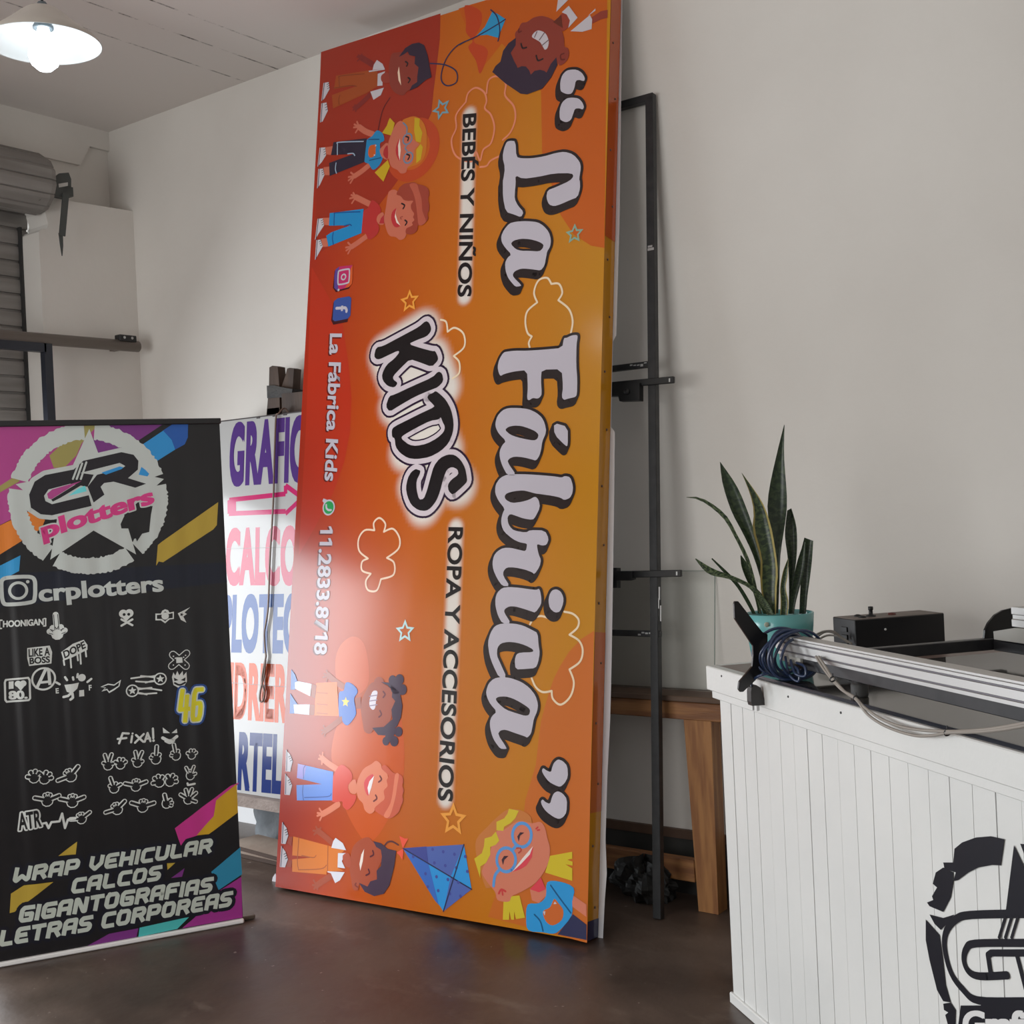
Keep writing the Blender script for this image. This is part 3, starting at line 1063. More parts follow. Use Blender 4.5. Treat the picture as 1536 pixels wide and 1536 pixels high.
class Kid:
    def __init__(s, fr, skin, k=1.75):
        s.A, s.fr, s.k = Art(SP), fr, k
        s.skin = s.c(skin)

    def c(s, c):
        return pr('c%d_%d_%d' % c, c, s.k)

    def f(s, c, pts, layer=7, smooth=3, fr=None):
        s.A.fill(pts, fr or s.fr, c if not isinstance(c, tuple) else s.c(c), layer, (), smooth)

    def l(s, c, pts, w=.006, layer=10, smooth=4, fr=None):
        s.A.stroke(pts, fr or s.fr, w, c if not isinstance(c, tuple) else s.c(c), layer, False, smooth)

    def arm(s, pts, fingers, w=.026, layer=5, c=None, fr=None):
        c = c or s.skin
        s.l(c, pts, w, layer, 3, fr)
        for a in fingers:
            s.l(c, [pts[-1], a], w * .34, layer, 0, fr)

    def eyes(s, *arcs, c=(40, 24, 28)):
        for a in arcs:
            s.l(c, a, .007, 10)

    def shoe(s, pts, c=(190, 184, 190)):
        s.f(c, pts, 7, 0)
        a, b2 = Vector(pts[1]), Vector(pts[2])
        for t in (.2, .5, .8):
            p = a.lerp(b2, t)
            s.l((40, 30, 40), [tuple(p), (p.x - 22, p.y + 12)], .0028, 8, 0)
        s.l((70, 50, 70), [(pts[0][0] + 12, pts[0][1]), (pts[-1][0] + 12, pts[-1][1] - 8)], .004, 8, 0)

    def done(s):
        return s.A.build('printed_child', sign)


HAIR = (46, 34, 52)
WHT = (186, 180, 186)
# dark haired child in white shirt and dungarees, top left
k = Kid(C1, SKIN_D)
k.arm([(690, 440), (600, 385), (548, 355)], [(520, 330), (508, 350), (512, 395), (560, 322)], c=k.c((122, 38, 32)))
k.arm([(650, 790), (560, 880), (500, 930)], [(460, 930), (462, 960), (490, 975), (480, 905)], c=k.c((122, 38, 32)))
k.f((152, 68, 24), [(265, 565), (640, 505), (740, 520), (740, 690), (610, 770), (230, 945), (215, 790), (490, 690), (480, 680), (240, 720)], 6, 0)
k.l((120, 52, 24), [(305, 700), (300, 600), (320, 570), (590, 545)], .004, 7)
k.l((120, 52, 24), [(240, 710), (430, 680), (500, 690)], .004, 7)
k.l((120, 52, 24), [(300, 900), (295, 840), (310, 790)], .004, 7)
for pts in ([(735, 385), (800, 430), (825, 485), (685, 500), (700, 440)], [(640, 510), (825, 485), (825, 497), (645, 525)], [(745, 545), (830, 515), (800, 600), (800, 680), (740, 685)], [(660, 750), (815, 705), (780, 790), (695, 845)]):
    k.f(WHT, pts, 7, 0)
k.f((142, 54, 40), [(790, 560), (860, 530), (880, 640), (820, 650), (785, 620)], 8)
k.f(k.skin, [(900, 330), (960, 300), (1080, 300), (1200, 400), (1220, 560), (1180, 690), (1090, 740), (1050, 790), (1000, 790), (930, 750), (880, 650), (870, 500)], 8)
k.f(HAIR, [(990, 350), (1060, 250), (1140, 200), (1220, 185), (1280, 215), (1320, 330), (1365, 585), (1300, 615), (1200, 700), (1110, 740), (1140, 680), (1200, 640), (1200, 580), (1215, 470), (1170, 430), (1175, 345), (1110, 330), (1090, 290), (1050, 320)], 9, 0)
k.f((224, 196, 170), [(990, 460), (1015, 680), (985, 620), (975, 530)], 9, 0)
k.eyes([(1065, 405), (1090, 425), (1080, 455)], [(1095, 590), (1118, 612), (1100, 645)])
k.shoe([(120, 650), (180, 640), (190, 720), (130, 830), (95, 860)])
k.shoe([(95, 885), (155, 875), (170, 970), (110, 1095), (80, 1105)])
k.done()
# blonde child with glasses
GLS = (104, 124, 146)
k = Kid(C2, SKIN_L)
k.arm([(690, 320), (600, 285), (530, 235)], [(505, 175), (475, 205), (468, 240), (490, 298)])
k.arm([(645, 675), (560, 745), (480, 798)], [(435, 760), (408, 812), (408, 850), (430, 880)])
k.f(k.skin, [(140, 470), (230, 455), (215, 560), (150, 550)], 6, 0)
k.f(k.skin, [(120, 700), (200, 690), (200, 790), (130, 790)], 6, 0)
k.f((38, 32, 50), [(235, 410), (620, 365), (590, 640), (190, 800), (185, 650), (470, 545), (205, 560)], 7, 0)
k.l((150, 170, 190), [(280, 555), (282, 440), (300, 412), (580, 402)], .005, 8)
k.l((150, 170, 190), [(270, 770), (257, 720), (265, 650)], .005, 8)
k.l((150, 170, 190), [(400, 545), (460, 540), (480, 565)], .005, 8)
k.f((30, 122, 172), [(620, 385), (680, 340), (735, 275), (800, 310), (820, 390), (770, 430), (790, 560), (800, 600), (760, 680), (690, 730), (640, 660), (590, 630), (590, 480)], 7)
k.l((20, 70, 110), [(640, 380), (760, 378)], .005, 8)
k.l((20, 70, 110), [(650, 620), (780, 590)], .005, 8)
k.f((186, 84, 30), [(660, 450), (700, 440), (725, 440), (720, 500), (715, 560), (660, 590), (635, 550), (640, 490)], 8)
for p in ((722, 450), (707, 560)):
    k.l(WHT, [p, (p[0] + 1, p[1])], .0075, 9, 0)
k.f(k.skin, [(780, 480), (860, 420), (870, 600), (800, 590), (770, 520)], 7)
k.f((164, 40, 42), [(860, 450), (860, 600), (810, 560), (820, 490)], 8)
k.f((186, 154, 26), [(885, 130), (940, 190), (905, 335), (795, 305), (850, 220), (870, 160)], 7, 0)
k.f((186, 154, 26), [(860, 615), (885, 690), (810, 865), (710, 760)], 7, 0)
k.f((188, 106, 28), [(1020, 190), (1090, 130), (1180, 115), (1260, 170), (1305, 280), (1310, 430), (1290, 560), (1230, 650), (1130, 690), (1080, 700), (1050, 450)], 7)
k.f(k.skin, [(950, 210), (1010, 165), (1060, 210), (1080, 300), (1180, 400), (1220, 440), (1170, 500), (1150, 640), (1090, 700), (1070, 760), (1010, 770), (970, 730), (900, 690), (870, 580), (865, 430), (900, 320)], 8)
k.f((186, 154, 26), [(1170, 130), (1230, 140), (1225, 220), (1260, 300), (1240, 415), (1185, 400), (1165, 280)], 9, 0)
k.f((186, 154, 26), [(1240, 430), (1265, 470), (1240, 610), (1190, 655), (1190, 500)], 9, 0)
k.f((176, 44, 50), [(1000, 375), (1005, 622), (960, 560), (955, 470)], 9, 3)
k.f((224, 204, 190), [(1000, 370), (1010, 500), (1000, 625), (985, 560), (980, 450)], 10, 0)
for (x, y) in ((1088, 375), (1097, 590)):
    k.A.ring(k.A.px([(x, y)], C2)[0], .0205, .0275, k.c(GLS), 10)
k.l(GLS, [(1075, 455), (1060, 480), (1085, 515)], .007)
k.l(GLS, [(1080, 300), (1080, 235), (1040, 190)], .007)
k.eyes([(1070, 345), (1100, 358), (1092, 392)], [(1080, 550), (1112, 568), (1095, 610)])
k.shoe([(75, 475), (140, 470), (150, 560), (100, 640), (50, 695)])
k.shoe([(60, 720), (115, 715), (130, 790), (80, 900), (45, 945)])
k.done()
# child in red shirt and blue shorts
k = Kid(C3, SKIN_L)
k.arm([(690, 355), (600, 310), (530, 275)], [(500, 225), (478, 250), (462, 290), (485, 345)])
k.arm([(655, 725), (560, 795), (485, 845)], [(440, 800), (415, 855), (420, 890), (440, 925)])
k.f(k.skin, [(150, 515), (230, 512), (225, 600), (165, 595)], 6, 0)
k.f(k.skin, [(130, 755), (205, 745), (210, 845), (150, 850)], 6, 0)
k.f((26, 126, 182), [(230, 460), (620, 410), (595, 690), (215, 845), (190, 720), (250, 680), (470, 600), (220, 605)], 7, 0)
k.l((20, 70, 130), [(280, 600), (285, 480), (310, 455), (580, 445)], .005, 8)
k.l((20, 70, 130), [(272, 820), (262, 750), (272, 680)], .005, 8)
k.l((20, 70, 130), [(400, 605), (460, 590), (480, 605)], .005, 8)
k.f((170, 44, 42), [(720, 310), (800, 370), (820, 450), (775, 540), (800, 640), (760, 720), (680, 765), (640, 690), (595, 690), (595, 560), (620, 440), (670, 400)], 7)
k.f(k.skin, [(790, 480), (850, 455), (860, 580), (800, 590), (770, 540)], 8)
k.f((168, 42, 48), [(855, 480), (858, 580), (800, 580), (820, 520)], 9, 0)
k.f(k.skin, [(900, 250), (920, 205), (980, 190), (1030, 230), (1050, 270), (1190, 320), (1200, 480), (1200, 580), (1130, 640), (1100, 740), (1040, 770), (990, 735), (920, 720), (880, 640), (860, 520), (880, 380)], 8)
k.f((146, 58, 42), [(1000, 245), (1020, 195), (1040, 160), (1090, 122), (1140, 112), (1200, 104), (1250, 128), (1310, 142), (1362, 178), (1378, 240), (1364, 300), (1378, 370), (1374, 430), (1356, 470), (1366, 520), (1340, 562), (1300, 600), (1248, 604), (1240, 655), (1200, 695), (1150, 706), (1108, 690), (1112, 640), (1150, 618), (1190, 600), (1178, 570), (1206, 540), (1190, 505), (1206, 470), (1186, 440), (1168, 405), (1168, 360), (1192, 318), (1130, 320), (1080, 305), (1050, 265)], 9)
k.f((172, 82, 62), [(1150, 130), (1230, 120), (1260, 200), (1290, 300), (1300, 440), (1340, 560), (1260, 600), (1240, 480), (1220, 330), (1190, 220)], 10)
k.f((176, 44, 50), [(1000, 405), (980, 500), (1040, 605), (980, 620), (940, 540), (950, 450)], 9)
k.f((224, 204, 190), [(1000, 405), (990, 470), (1010, 540), (1045, 605), (1000, 570), (980, 500)], 10, 0)
k.eyes([(1060, 350), (1093, 370), (1077, 408)], [(1098, 542), (1120, 565), (1102, 598)])
k.l((150, 66, 56), [(1070, 500), (1045, 510), (1055, 530)], .005)
k.shoe([(90, 525), (150, 520), (165, 600), (100, 700), (60, 770)])
k.shoe([(75, 770), (125, 765), (150, 840), (100, 930), (60, 1000)])
k.done()
# large upside-down head, top right
k = Kid(D1, SKIN_D)
k.f((136, 54, 40), [(1215, 160), (1300, 105), (1362, 92), (1360, 165), (1300, 180), (1220, 220)], 6, 0)
k.f((142, 56, 40), [(935, 130), (980, 132), (1012, 190), (1000, 250), (940, 290), (900, 200)], 7)
k.f((96, 40, 26), [(935, 140), (860, 205), (950, 262)], 9, 0)
k.f(k.skin, [(540, 270), (570, 215), (620, 205), (680, 165), (760, 150), (850, 180), (920, 240), (960, 350), (965, 430), (1000, 450), (1005, 520), (970, 580), (920, 605), (880, 560), (800, 670), (650, 690), (540, 630), (470, 490), (510, 380), (510, 310)], 8)
k.f(HAIR, [(518, 350), (515, 420), (470, 490), (500, 560), (535, 628), (570, 612), (610, 615), (640, 650), (655, 690), (690, 655), (740, 645), (780, 655), (800, 672), (840, 590), (890, 530), (900, 600), (840, 720), (760, 820), (620, 872), (560, 865), (420, 770), (300, 665), (330, 610), (375, 570), (400, 470), (450, 400)], 9, 0)
k.f((190, 184, 190), [(665, 340), (690, 300), (730, 283), (790, 310), (820, 380), (810, 440), (785, 460), (765, 430), (740, 390), (700, 365)], 9)
for a, b2 in (((712, 295), (690, 345)), ((780, 305), (735, 370)), ((820, 370), (760, 420))):
    k.l((110, 90, 96), [a, b2], .005, 10, 0)
k.eyes([(565, 405), (580, 445), (615, 440)], [(705, 515), (722, 560), (765, 545)])
k.l((96, 34, 28), [(545, 270), (545, 300), (568, 290)], .006)
k.l((96, 34, 28), [(960, 495), (930, 510), (935, 550), (965, 550)], .006)
for pts in ([(905, 0), (1000, 0), (890, 110)], [(940, 115), (1005, 55), (1085, 165), (1000, 260), (1015, 190), (985, 135)], [(1020, 290), (1200, 140), (1220, 180), (1215, 270), (1130, 295)], [(1180, 150), (1250, 80), (1250, 100)]):
    k.f(WHT, pts, 8, 0)
k.done()
# curly haired child in blue star shirt
k = Kid(D2, SKIN_M)
k.f((206, 108, 46), [(380, 240), (600, 230), (620, 590), (360, 580)], 6, 0)
k.arm([(660, 275), (570, 215), (510, 160)], [(490, 110), (465, 145), (455, 180), (490, 220)])
k.arm([(640, 620), (540, 700), (480, 740)], [(460, 690), (440, 735), (445, 770), (470, 795)])
for y in (340, 460, 555):
    k.l((176, 90, 46), [(390, y), (500, y + 10)], .004, 7, 0)
k.f((68, 108, 184), [(690, 240), (740, 240), (800, 290), (815, 340), (780, 400), (790, 480), (800, 560), (770, 620), (710, 685), (660, 650), (650, 590), (620, 580), (620, 350), (670, 320)], 7)
k.A.star(k.A.px([(690, 440)], D2)[0], .022, .010, k.c((226, 196, 90)), 8, .3)
k.f((146, 70, 50), [(790, 400), (850, 385), (850, 510), (800, 510)], 7, 0)
k.f(k.skin, [(900, 330), (960, 240), (1060, 235), (1180, 320), (1210, 440), (1180, 560), (1130, 680), (1000, 720), (950, 770), (890, 750), (870, 660), (850, 520), (860, 420)], 8)
k.f(k.skin, [(990, 230), (1020, 180), (1070, 185), (1090, 235)], 8)
hm = k.c((60, 44, 64))
for x, y, r in ((1182, 212, .046), (1255, 205, .05), (1285, 310, .05), (1215, 290, .06), (1112, 850, .04), (1198, 850, .048), (1243, 750, .046), (1155, 735, .065), (1150, 800, .05)):
    k.A.disc(k.A.px([(x, y)], D2)[0], r * .44, hm, 9, 18)
k.f(hm, [(1060, 232), (1140, 235), (1260, 340), (1285, 480), (1270, 600), (1230, 690), (1100, 790), (1030, 785), (970, 710), (1090, 700), (1180, 620), (1170, 520), (1210, 430), (1175, 390), (1180, 320), (1130, 265)], 9, 0)
k.f((206, 200, 210), [(970, 335), (1010, 320), (1025, 345), (1010, 420), (1000, 500), (975, 522), (945, 490), (940, 430)], 9)
for y in (380, 430, 480):
    k.l((140, 120, 140), [(940, y), (1020, y - 12)], .004, 10, 0)
k.eyes([(1085, 330), (1105, 360), (1085, 392)], [(1050, 530), (1066, 570), (1040, 597)], c=(96, 44, 48))
k.f((60, 108, 178), [(120, 95), (160, 150), (190, 240), (160, 310), (115, 310)], 8, 0)
k.f((60, 108, 178), [(110, 345), (150, 410), (185, 460), (150, 560), (105, 560)], 8, 0)
k.f((206, 206, 216), [(190, 220), (335, 250), (320, 380), (160, 300), (160, 235)], 9, 0)
k.f((206, 206, 216), [(145, 465), (315, 465), (310, 575), (155, 560)], 9, 0)
k.f(k.skin, [(335, 250), (385, 265), (372, 400), (325, 380)], 7, 0)
k.f(k.skin, [(315, 465), (368, 470), (362, 575), (312, 575)], 7, 0)
k.done()
# second child in red shirt, lower left
k = Kid(D2, (210, 124, 96))
k.arm([(610, 1150), (510, 1085), (445, 1030)], [(450, 970), (418, 1000), (408, 1035), (440, 1090)])
k.arm([(680, 255), (590, 315), (520, 355)], [(485, 300), (465, 345), (462, 375), (490, 420)], fr=D3)
k.f((104, 140, 212), [(190, 1085), (560, 1170), (550, 1470), (180, 1470), (175, 1310), (440, 1300), (180, 1235)], 7, 0)
k.f((150, 140, 206), [(190, 1085), (280, 1105), (250, 1245), (180, 1235)], 7.5, 0)
k.l((70, 90, 160), [(250, 1240), (250, 1140), (270, 1105)], .004, 8)
k.l((70, 90, 160), [(250, 1470), (240, 1390), (245, 1310)], .004, 8)
k.l((70, 90, 160), [(260, 1440), (500, 1430), (540, 1400)], .004, 8)
k.f((204, 74, 60), [(645, 1095), (740, 1160), (760, 1240), (715, 1320), (740, 1400), (800, 1420), (780, 1500), (712, 1570), (660, 1530), (650, 1480), (545, 1480), (545, 1300), (570, 1190)], 7)
k.f(k.skin, [(720, 1310), (790, 1250), (805, 1390), (740, 1390)], 8)
k.f((202, 82, 78), [(755, 1255), (800, 1250), (803, 1370), (775, 1340)], 8, 0)
k.f(k.skin, [(870, 1150), (960, 1090), (1010, 1055), (1060, 1090), (1070, 1140), (1130, 1200), (1130, 1320), (1090, 1470), (1010, 1540), (985, 1590), (940, 1610), (890, 1570), (870, 1500), (820, 1440), (805, 1300)], 8)
k.f((190, 88, 66), [(1065, 1130), (1110, 1100), (1190, 1180), (1270, 1200), (1296, 1270), (1284, 1310), (1300, 1370), (1284, 1420), (1294, 1470), (1270, 1530), (1240, 1600), (1150, 1660), (1060, 1620), (990, 1560), (1060, 1490), (1100, 1450), (1090, 1370), (1130, 1320), (1120, 1260), (1140, 1210)], 9)
k.f((212, 120, 92), [(1210, 1200), (1250, 1195), (1230, 1330), (1210, 1450), (1150, 1640), (1090, 1630), (1160, 1500), (1190, 1350)], 10)
k.f((206, 80, 84), [(985, 1210), (930, 1215), (885, 1280), (895, 1370), (935, 1415)], 9)
k.f((226, 216, 216), [(990, 1210), (940, 1270), (920, 1340), (935, 1415), (962, 1330)], 10, 0)
k.eyes([(1050, 1215), (1067, 1250), (1038, 1277)], [(1005, 1415), (1018, 1450), (985, 1478)], c=(112, 54, 54))
k.shoe([(65, 940), (110, 990), (135, 1060), (110, 1170), (60, 1165)])
k.shoe([(55, 1190), (100, 1240), (130, 1310), (105, 1415), (50, 1410)])
k.done()
# second dark haired child, bottom left
k = Kid(D3, (158, 74, 50))
k.arm([(610, 650), (530, 580), (470, 535)], [(450, 490), (420, 530), (430, 570), (500, 500)])
k.arm([(600, 1010), (510, 1065), (455, 1105)], [(425, 1050), (415, 1100), (430, 1140), (465, 1145)])
k.f((206, 116, 48), [(210, 590), (590, 690), (750, 735), (680, 800), (680, 920), (740, 950), (560, 960), (560, 990), (200, 960), (200, 830), (440, 810), (200, 790)], 6, 0)
for pts in ([(265, 930), (255, 840), (270, 600)], [(265, 940), (500, 930), (560, 890)], [(300, 790), (420, 812), (450, 790)], [(575, 690), (570, 960)]):
    k.l((164, 84, 46), pts, .004, 7)
for pts in ([(655, 605), (730, 660), (765, 735), (610, 710), (630, 640)], [(680, 765), (760, 765), (720, 850), (755, 925), (675, 915)], [(570, 955), (750, 965), (700, 1050), (650, 1080), (605, 975), (570, 965)]):
    k.f((206, 206, 214), pts, 7, 0)
k.f((166, 78, 56), [(730, 790), (800, 770), (810, 910), (750, 890)], 8)
k.f(k.skin, [(850, 680), (920, 620), (1000, 600), (1050, 650), (1130, 740), (1135, 850), (1090, 950), (1080, 1060), (1000, 1120), (910, 1085), (890, 1150), (840, 1145), (820, 1050), (800, 900), (820, 760)], 8)
k.f((66, 50, 68), [(1050, 640), (1130, 660), (1200, 720), (1290, 740), (1270, 900), (1220, 1100), (1160, 1190), (1060, 1215), (960, 1170), (900, 1075), (990, 1115), (1020, 1060), (1090, 1040), (1085, 950), (1130, 900), (1140, 800), (1130, 730), (1080, 700)], 9, 0)
k.f((224, 210, 200), [(955, 720), (940, 850), (915, 950), (905, 880), (925, 780)], 9, 0)
k.eyes([(1045, 740), (1053, 780), (1020, 802)], [(1000, 935), (1010, 975), (975, 997)], c=(84, 36, 44))
k.l((120, 50, 40), [(870, 1080), (860, 1100), (885, 1120)], .006)
k.shoe([(95, 440), (140, 500), (160, 580), (130, 670), (85, 665)])
k.shoe([(85, 690), (130, 750), (155, 830), (125, 915), (70, 910)])
k.f((150, 64, 46), [(165, 590), (205, 595), (190, 690), (150, 660)], 6, 0)
k.f((150, 64, 46), [(160, 835), (200, 840), (190, 915), (140, 905)], 6, 0)
k.done()
# large blonde child with blue glasses, bottom right
k = Kid(D4, (198, 116, 92))
YEL = (196, 174, 44)
k.f(YEL, [(1130, 450), (1290, 420), (1290, 470), (1255, 478), (1292, 492), (1292, 520), (1240, 510), (1290, 540), (1290, 630), (1095, 570)], 7, 0)
k.f(YEL, [(850, 740), (910, 735), (950, 895), (885, 905), (872, 850), (872, 910), (850, 908), (838, 850), (835, 910), (790, 910), (795, 780)], 7, 0)
k.f((186, 112, 56), [(600, 450), (600, 330), (680, 240), (740, 180), (830, 115), (940, 130), (1000, 210), (900, 400), (700, 680), (640, 600)], 7)
k.f(k.skin, [(740, 280), (800, 260), (900, 200), (1000, 215), (1060, 205), (1095, 250), (1110, 320), (1130, 400), (1110, 520), (1030, 640), (920, 710), (855, 740), (840, 775), (800, 780), (750, 765), (735, 710), (680, 640), (640, 560), (690, 450)], 8)
k.f(YEL, [(835, 110), (905, 125), (880, 180), (845, 215), (800, 240), (795, 270), (745, 265), (745, 205), (800, 180), (825, 145)], 9, 0)
k.f(YEL, [(740, 275), (765, 340), (740, 370), (700, 385), (700, 440), (670, 500), (630, 525), (628, 610), (585, 470), (640, 430), (655, 380), (660, 325), (710, 310)], 9, 0)
GB = (86, 142, 200)
for (x, y) in ((928, 300), (815, 478)):
    pts = [(x + 68 * math.cos(a), y + 86 * math.sin(a)) for a in [2 * math.pi * i / 24 for i in range(24)]]
    k.A.stroke(pts, D4, .012, k.c(GB), 10, True)
k.l(GB, [(868, 345), (885, 375), (860, 405)], .012)
k.l(GB, [(770, 545), (735, 590), (724, 665)], .012)
k.f((206, 66, 78), [(1010, 385), (1000, 460), (960, 520), (920, 545), (860, 565)], 9, 0)
k.f((222, 206, 200), [(1008, 380), (985, 440), (920, 510), (858, 565), (930, 470)], 10, 0)
k.f((60, 36, 48), [(905, 348), (895, 310), (915, 280), (945, 282), (915, 305)], 10, 0)
k.f((60, 36, 48), [(792, 516), (782, 478), (800, 450), (832, 450), (802, 478)], 10, 0)
k.l((170, 70, 60), [(890, 395), (915, 393), (922, 412), (905, 428)], .006)
k.l((190, 60, 60), [(1055, 262), (1040, 265)], .006)
k.l((190, 60, 60), [(1030, 255), (1043, 243)], .006)
k.l((190, 60, 60), [(762, 720), (780, 692), (810, 705)], .008)
k.l((190, 60, 60), [(785, 695), (790, 730)], .007)
k.f(k.skin, [(985, 690), (1065, 650), (1110, 690), (1100, 740), (1050, 790), (1000, 770)], 7, 0)
k.f((206, 64, 76), [(1065, 605), (1100, 690), (1050, 712), (985, 690)], 9, 0)
k.f(k.skin, [(1290, 730), (1392, 800), (1392, 890), (1270, 800)], 7, 0)
k.f((44, 46, 78), [(1295, 870), (1392, 945), (1392, 1055), (1185, 1015)], 7, 0)
k.f((44, 140, 200), [(1110, 640), (1200, 635), (1300, 680), (1290, 780), (1285, 880), (1200, 985), (1150, 1010), (1080, 1000), (975, 985), (958, 900), (970, 800), (1050, 790), (1100, 740)], 8)
k.l((24, 84, 130), [(1135, 662), (1190, 740), (1280, 860)], .006, 9, 0)
k.l((24, 84, 130), [(1018, 872), (1060, 920), (1080, 990)], .006, 9)
k.f((190, 96, 44), [(1160, 760), (1190, 790), (1225, 840), (1215, 910), (1150, 950), (1100, 920), (1080, 850), (1130, 820)], 9)
k.f(WHT, [(1165, 778), (1180, 795), (1155, 797)], 10, 0)
k.f(WHT, [(1080, 850), (1098, 848), (1092, 880)], 10, 0)
k.done()
# ------------------------------------------------------------------ roll-up banner on the left
R1, R2 = (0, 600, 3.84), (0, 900, 2.743)
ra, rb = at_z(365, 1378, .018), at_z(0, 1444, .018)
re = (ra - rb).normalized()
re.z = 0
RWID, RTOP = .925, 1.98
rn = re.cross(Vector((0, 0, 1)))
RO = ra - re * RWID
RO.z = 0
RP = Plane(RO, re, (0, 0, 1), RWID, RTOP)
roll = thing('roll_up_banner', 'black roll-up banner with star logo and rows of white sticker designs', 'banner', RO + re * RWID / 2)
rk = mat('banner_black_vinyl', rgb(27, 27, 31, 1.0), .3, 0, .6)


def rr(name, c, k=1.62):
    return mat('roll_' + name, rgb(*c, k), .32, 0, .55)


NU, NV = 100, 40


def sheet_wave(u, v):
    def w_(a, c):
        return (.0035 * math.sin(a * 34 + 1) + .0025 * math.sin(a * 71 + 2 * c)) * math.sin(math.pi * max(0, min(1, c * 1.02))) * (1 - .4 * a)
    a, c = u / RWID, (v - .018) / (RTOP - .033)
    x = min(max(a, 0), 1) * NU
    i = min(int(x), NU - 1)
    y = min(max(c, 0), 1) * NV
    j = min(int(y), NV - 1)

    def row(cc):
        return w_(i / NU, cc) * (1 - x + i) + w_((i + 1) / NU, cc) * (x - i)
    return row(j / NV) * (1 - y + j) + row((j + 1) / NV) * (y - j)


f = MB()
vs = []
for j in range(NV + 1):
    for i in range(NU + 1):
        a, c = i / NU, j / NV
        u = (a * RWID, .018 + c * (RTOP - .033))
        vs.append(RP.pt(u, sheet_wave(*u) - .006))
f.add(vs, [(j * (NU + 1) + i, j * (NU + 1) + i + 1, (j + 1) * (NU + 1) + i + 1, (j + 1) * (NU + 1) + i) for j in range(NV) for i in range(NU)], rk, True)
f.build('banner_sheet', roll)
f = MB()
alu_m = mat('anodised_aluminium', (.55, .55, .56, 1), .35, .9)
f.box(RP.pt((0, RTOP - .02), -.012), re * (RWID + .004), rn * .02, (0, 0, .022), mat('black_rail', (.02, .02, .022, 1), .4), .003)
f.build('top_rail', roll)
f = MB()
f.box(RP.pt((-.01, 0.002), -.07), re * (RWID + .012), rn * .078, (0, 0, .017), rr('white_base', (206, 204, 206)), .004)
f.build('base_cassette', roll)
f = MB()
f.beam(RP.pt((RWID - .12, .012), -.03), RP.pt((RWID + .05, .012), -.03), .03, .016, mat('foot_brown_metal', (.12, .09, .07, 1), .5, .4), rn, .003)
f.build('foot', roll)
f = MB()
f.tube([RP.pt((RWID * .55, .03), -.05), RP.pt((RWID * .55, RTOP - .01), -.02)], .008, alu_m, 8)
f.build('support_pole', roll)
RWH = rr('white', (168, 174, 172))


GRID = RWID / NU
GRIDV = (RTOP - .033) / NV


def clipx(ps, x, keep_right):
    out = []
    for i in range(len(ps)):
        a, b2 = ps[i], ps[(i + 1) % len(ps)]
        ia, ib = (a.x >= x) == keep_right, (b2.x >= x) == keep_right
        if ia:
            out.append(a)
        if ia != ib:
            out.append(a.lerp(b2, (x - a.x) / (b2.x - a.x)))
    return out


class RArt(Art):
    """print that follows the waves of the hanging sheet: every face is cut at the sheet's grid lines"""

    def put(s, uvs, faces, m, layer):
        lay = LAY * (layer + random.random() * .18) - .006 + .0006
        for f in faces:
            loop = [Vector((uvs[i][0], uvs[i][1])) for i in f]
            lo, hi = min(p.x for p in loop), max(p.x for p in loop)
            k0, k1 = math.floor(lo / GRID), math.floor((hi - 1e-9) / GRID)
            for k in range(k0, k1 + 1):
                c = loop
                if k > k0:
                    c = clipx(c, k * GRID, True)
                if k < k1 and len(c) > 2:
                    c = clipx(c, (k + 1) * GRID, False)
                if len(c) < 3:
                    continue
                c = [Vector((q.y, q.x)) for q in c]
                j0, j1 = math.floor((min(q.x for q in c) - .018) / GRIDV), math.floor((max(q.x for q in c) - .018 - 1e-9) / GRIDV)
                for j in range(j0, j1 + 1):
                    d = c
                    if j > j0:
                        d = clipx(d, .018 + j * GRIDV, True)
                    if j < j1 and len(d) > 2:
                        d = clipx(d, .018 + (j + 1) * GRIDV, False)
                    if len(d) > 2:
                        s.add([RP.pt((q.y, q.x), sheet_wave(q.y, q.x) + lay) for q in d], [tuple(range(len(d)))], m)


MAG, PUR, OLV, ORG, CYN, BLU, DBL, YLW = rr('magenta', (150, 58, 118)), rr('purple', (104, 44, 112)), rr('olive', (136, 128, 74)), rr('orange', (190, 108, 40)), rr('cyan', (44, 132, 184)), rr('blue', (40, 126, 184)), rr('deep_blue', (30, 78, 150)), rr('yellow', (160, 136, 52))
A = RArt(RP)
A.fill([(-40, 126), (570, 124), (520, 300), (300, 560), (160, 640), (-40, 740)], R1, MAG, 1)
A.build('coloured_stripe', roll)
A = RArt(RP)
A.fill([(570, 124), (965, 122), (780, 245), (640, 330), (480, 330), (500, 200)], R1, PUR, 1)
A.build('coloured_stripe', roll)
A = RArt(RP)
A.fill([(470, 165), (520, 122), (590, 122), (540, 170), (470, 250), (440, 320), (370, 390), (310, 390), (285, 320), (380, 230)], R1, OLV, 2)
A.build('coloured_stripe', roll)
A = RArt(RP)
A.fill([(-40, 520), (130, 410), (110, 470), (-40, 555)], R1, OLV, 2)
A.build('coloured_stripe', roll)
A = RArt(RP)
A.fill([(-40, 742), (170, 640), (260, 690), (240, 740), (-40, 915)], R1, ORG, 2)
A.build('coloured_stripe', roll)
A = RArt(RP)
A.fill([(-40, 975), (118, 895), (110, 985), (-40, 1065)], R1, CYN, 2)
A.build('coloured_stripe', roll)
A = RArt(RP)
A.fill([(800, 270), (950, 170), (1015, 240), (1010, 285), (820, 405), (790, 330)], R1, BLU, 2)
A.build('coloured_stripe', roll)
A = RArt(RP)
A.fill([(940, 175), (1020, 122), (1085, 122), (1083, 215), (1065, 255), (1010, 285), (990, 230)], R1, DBL, 3)
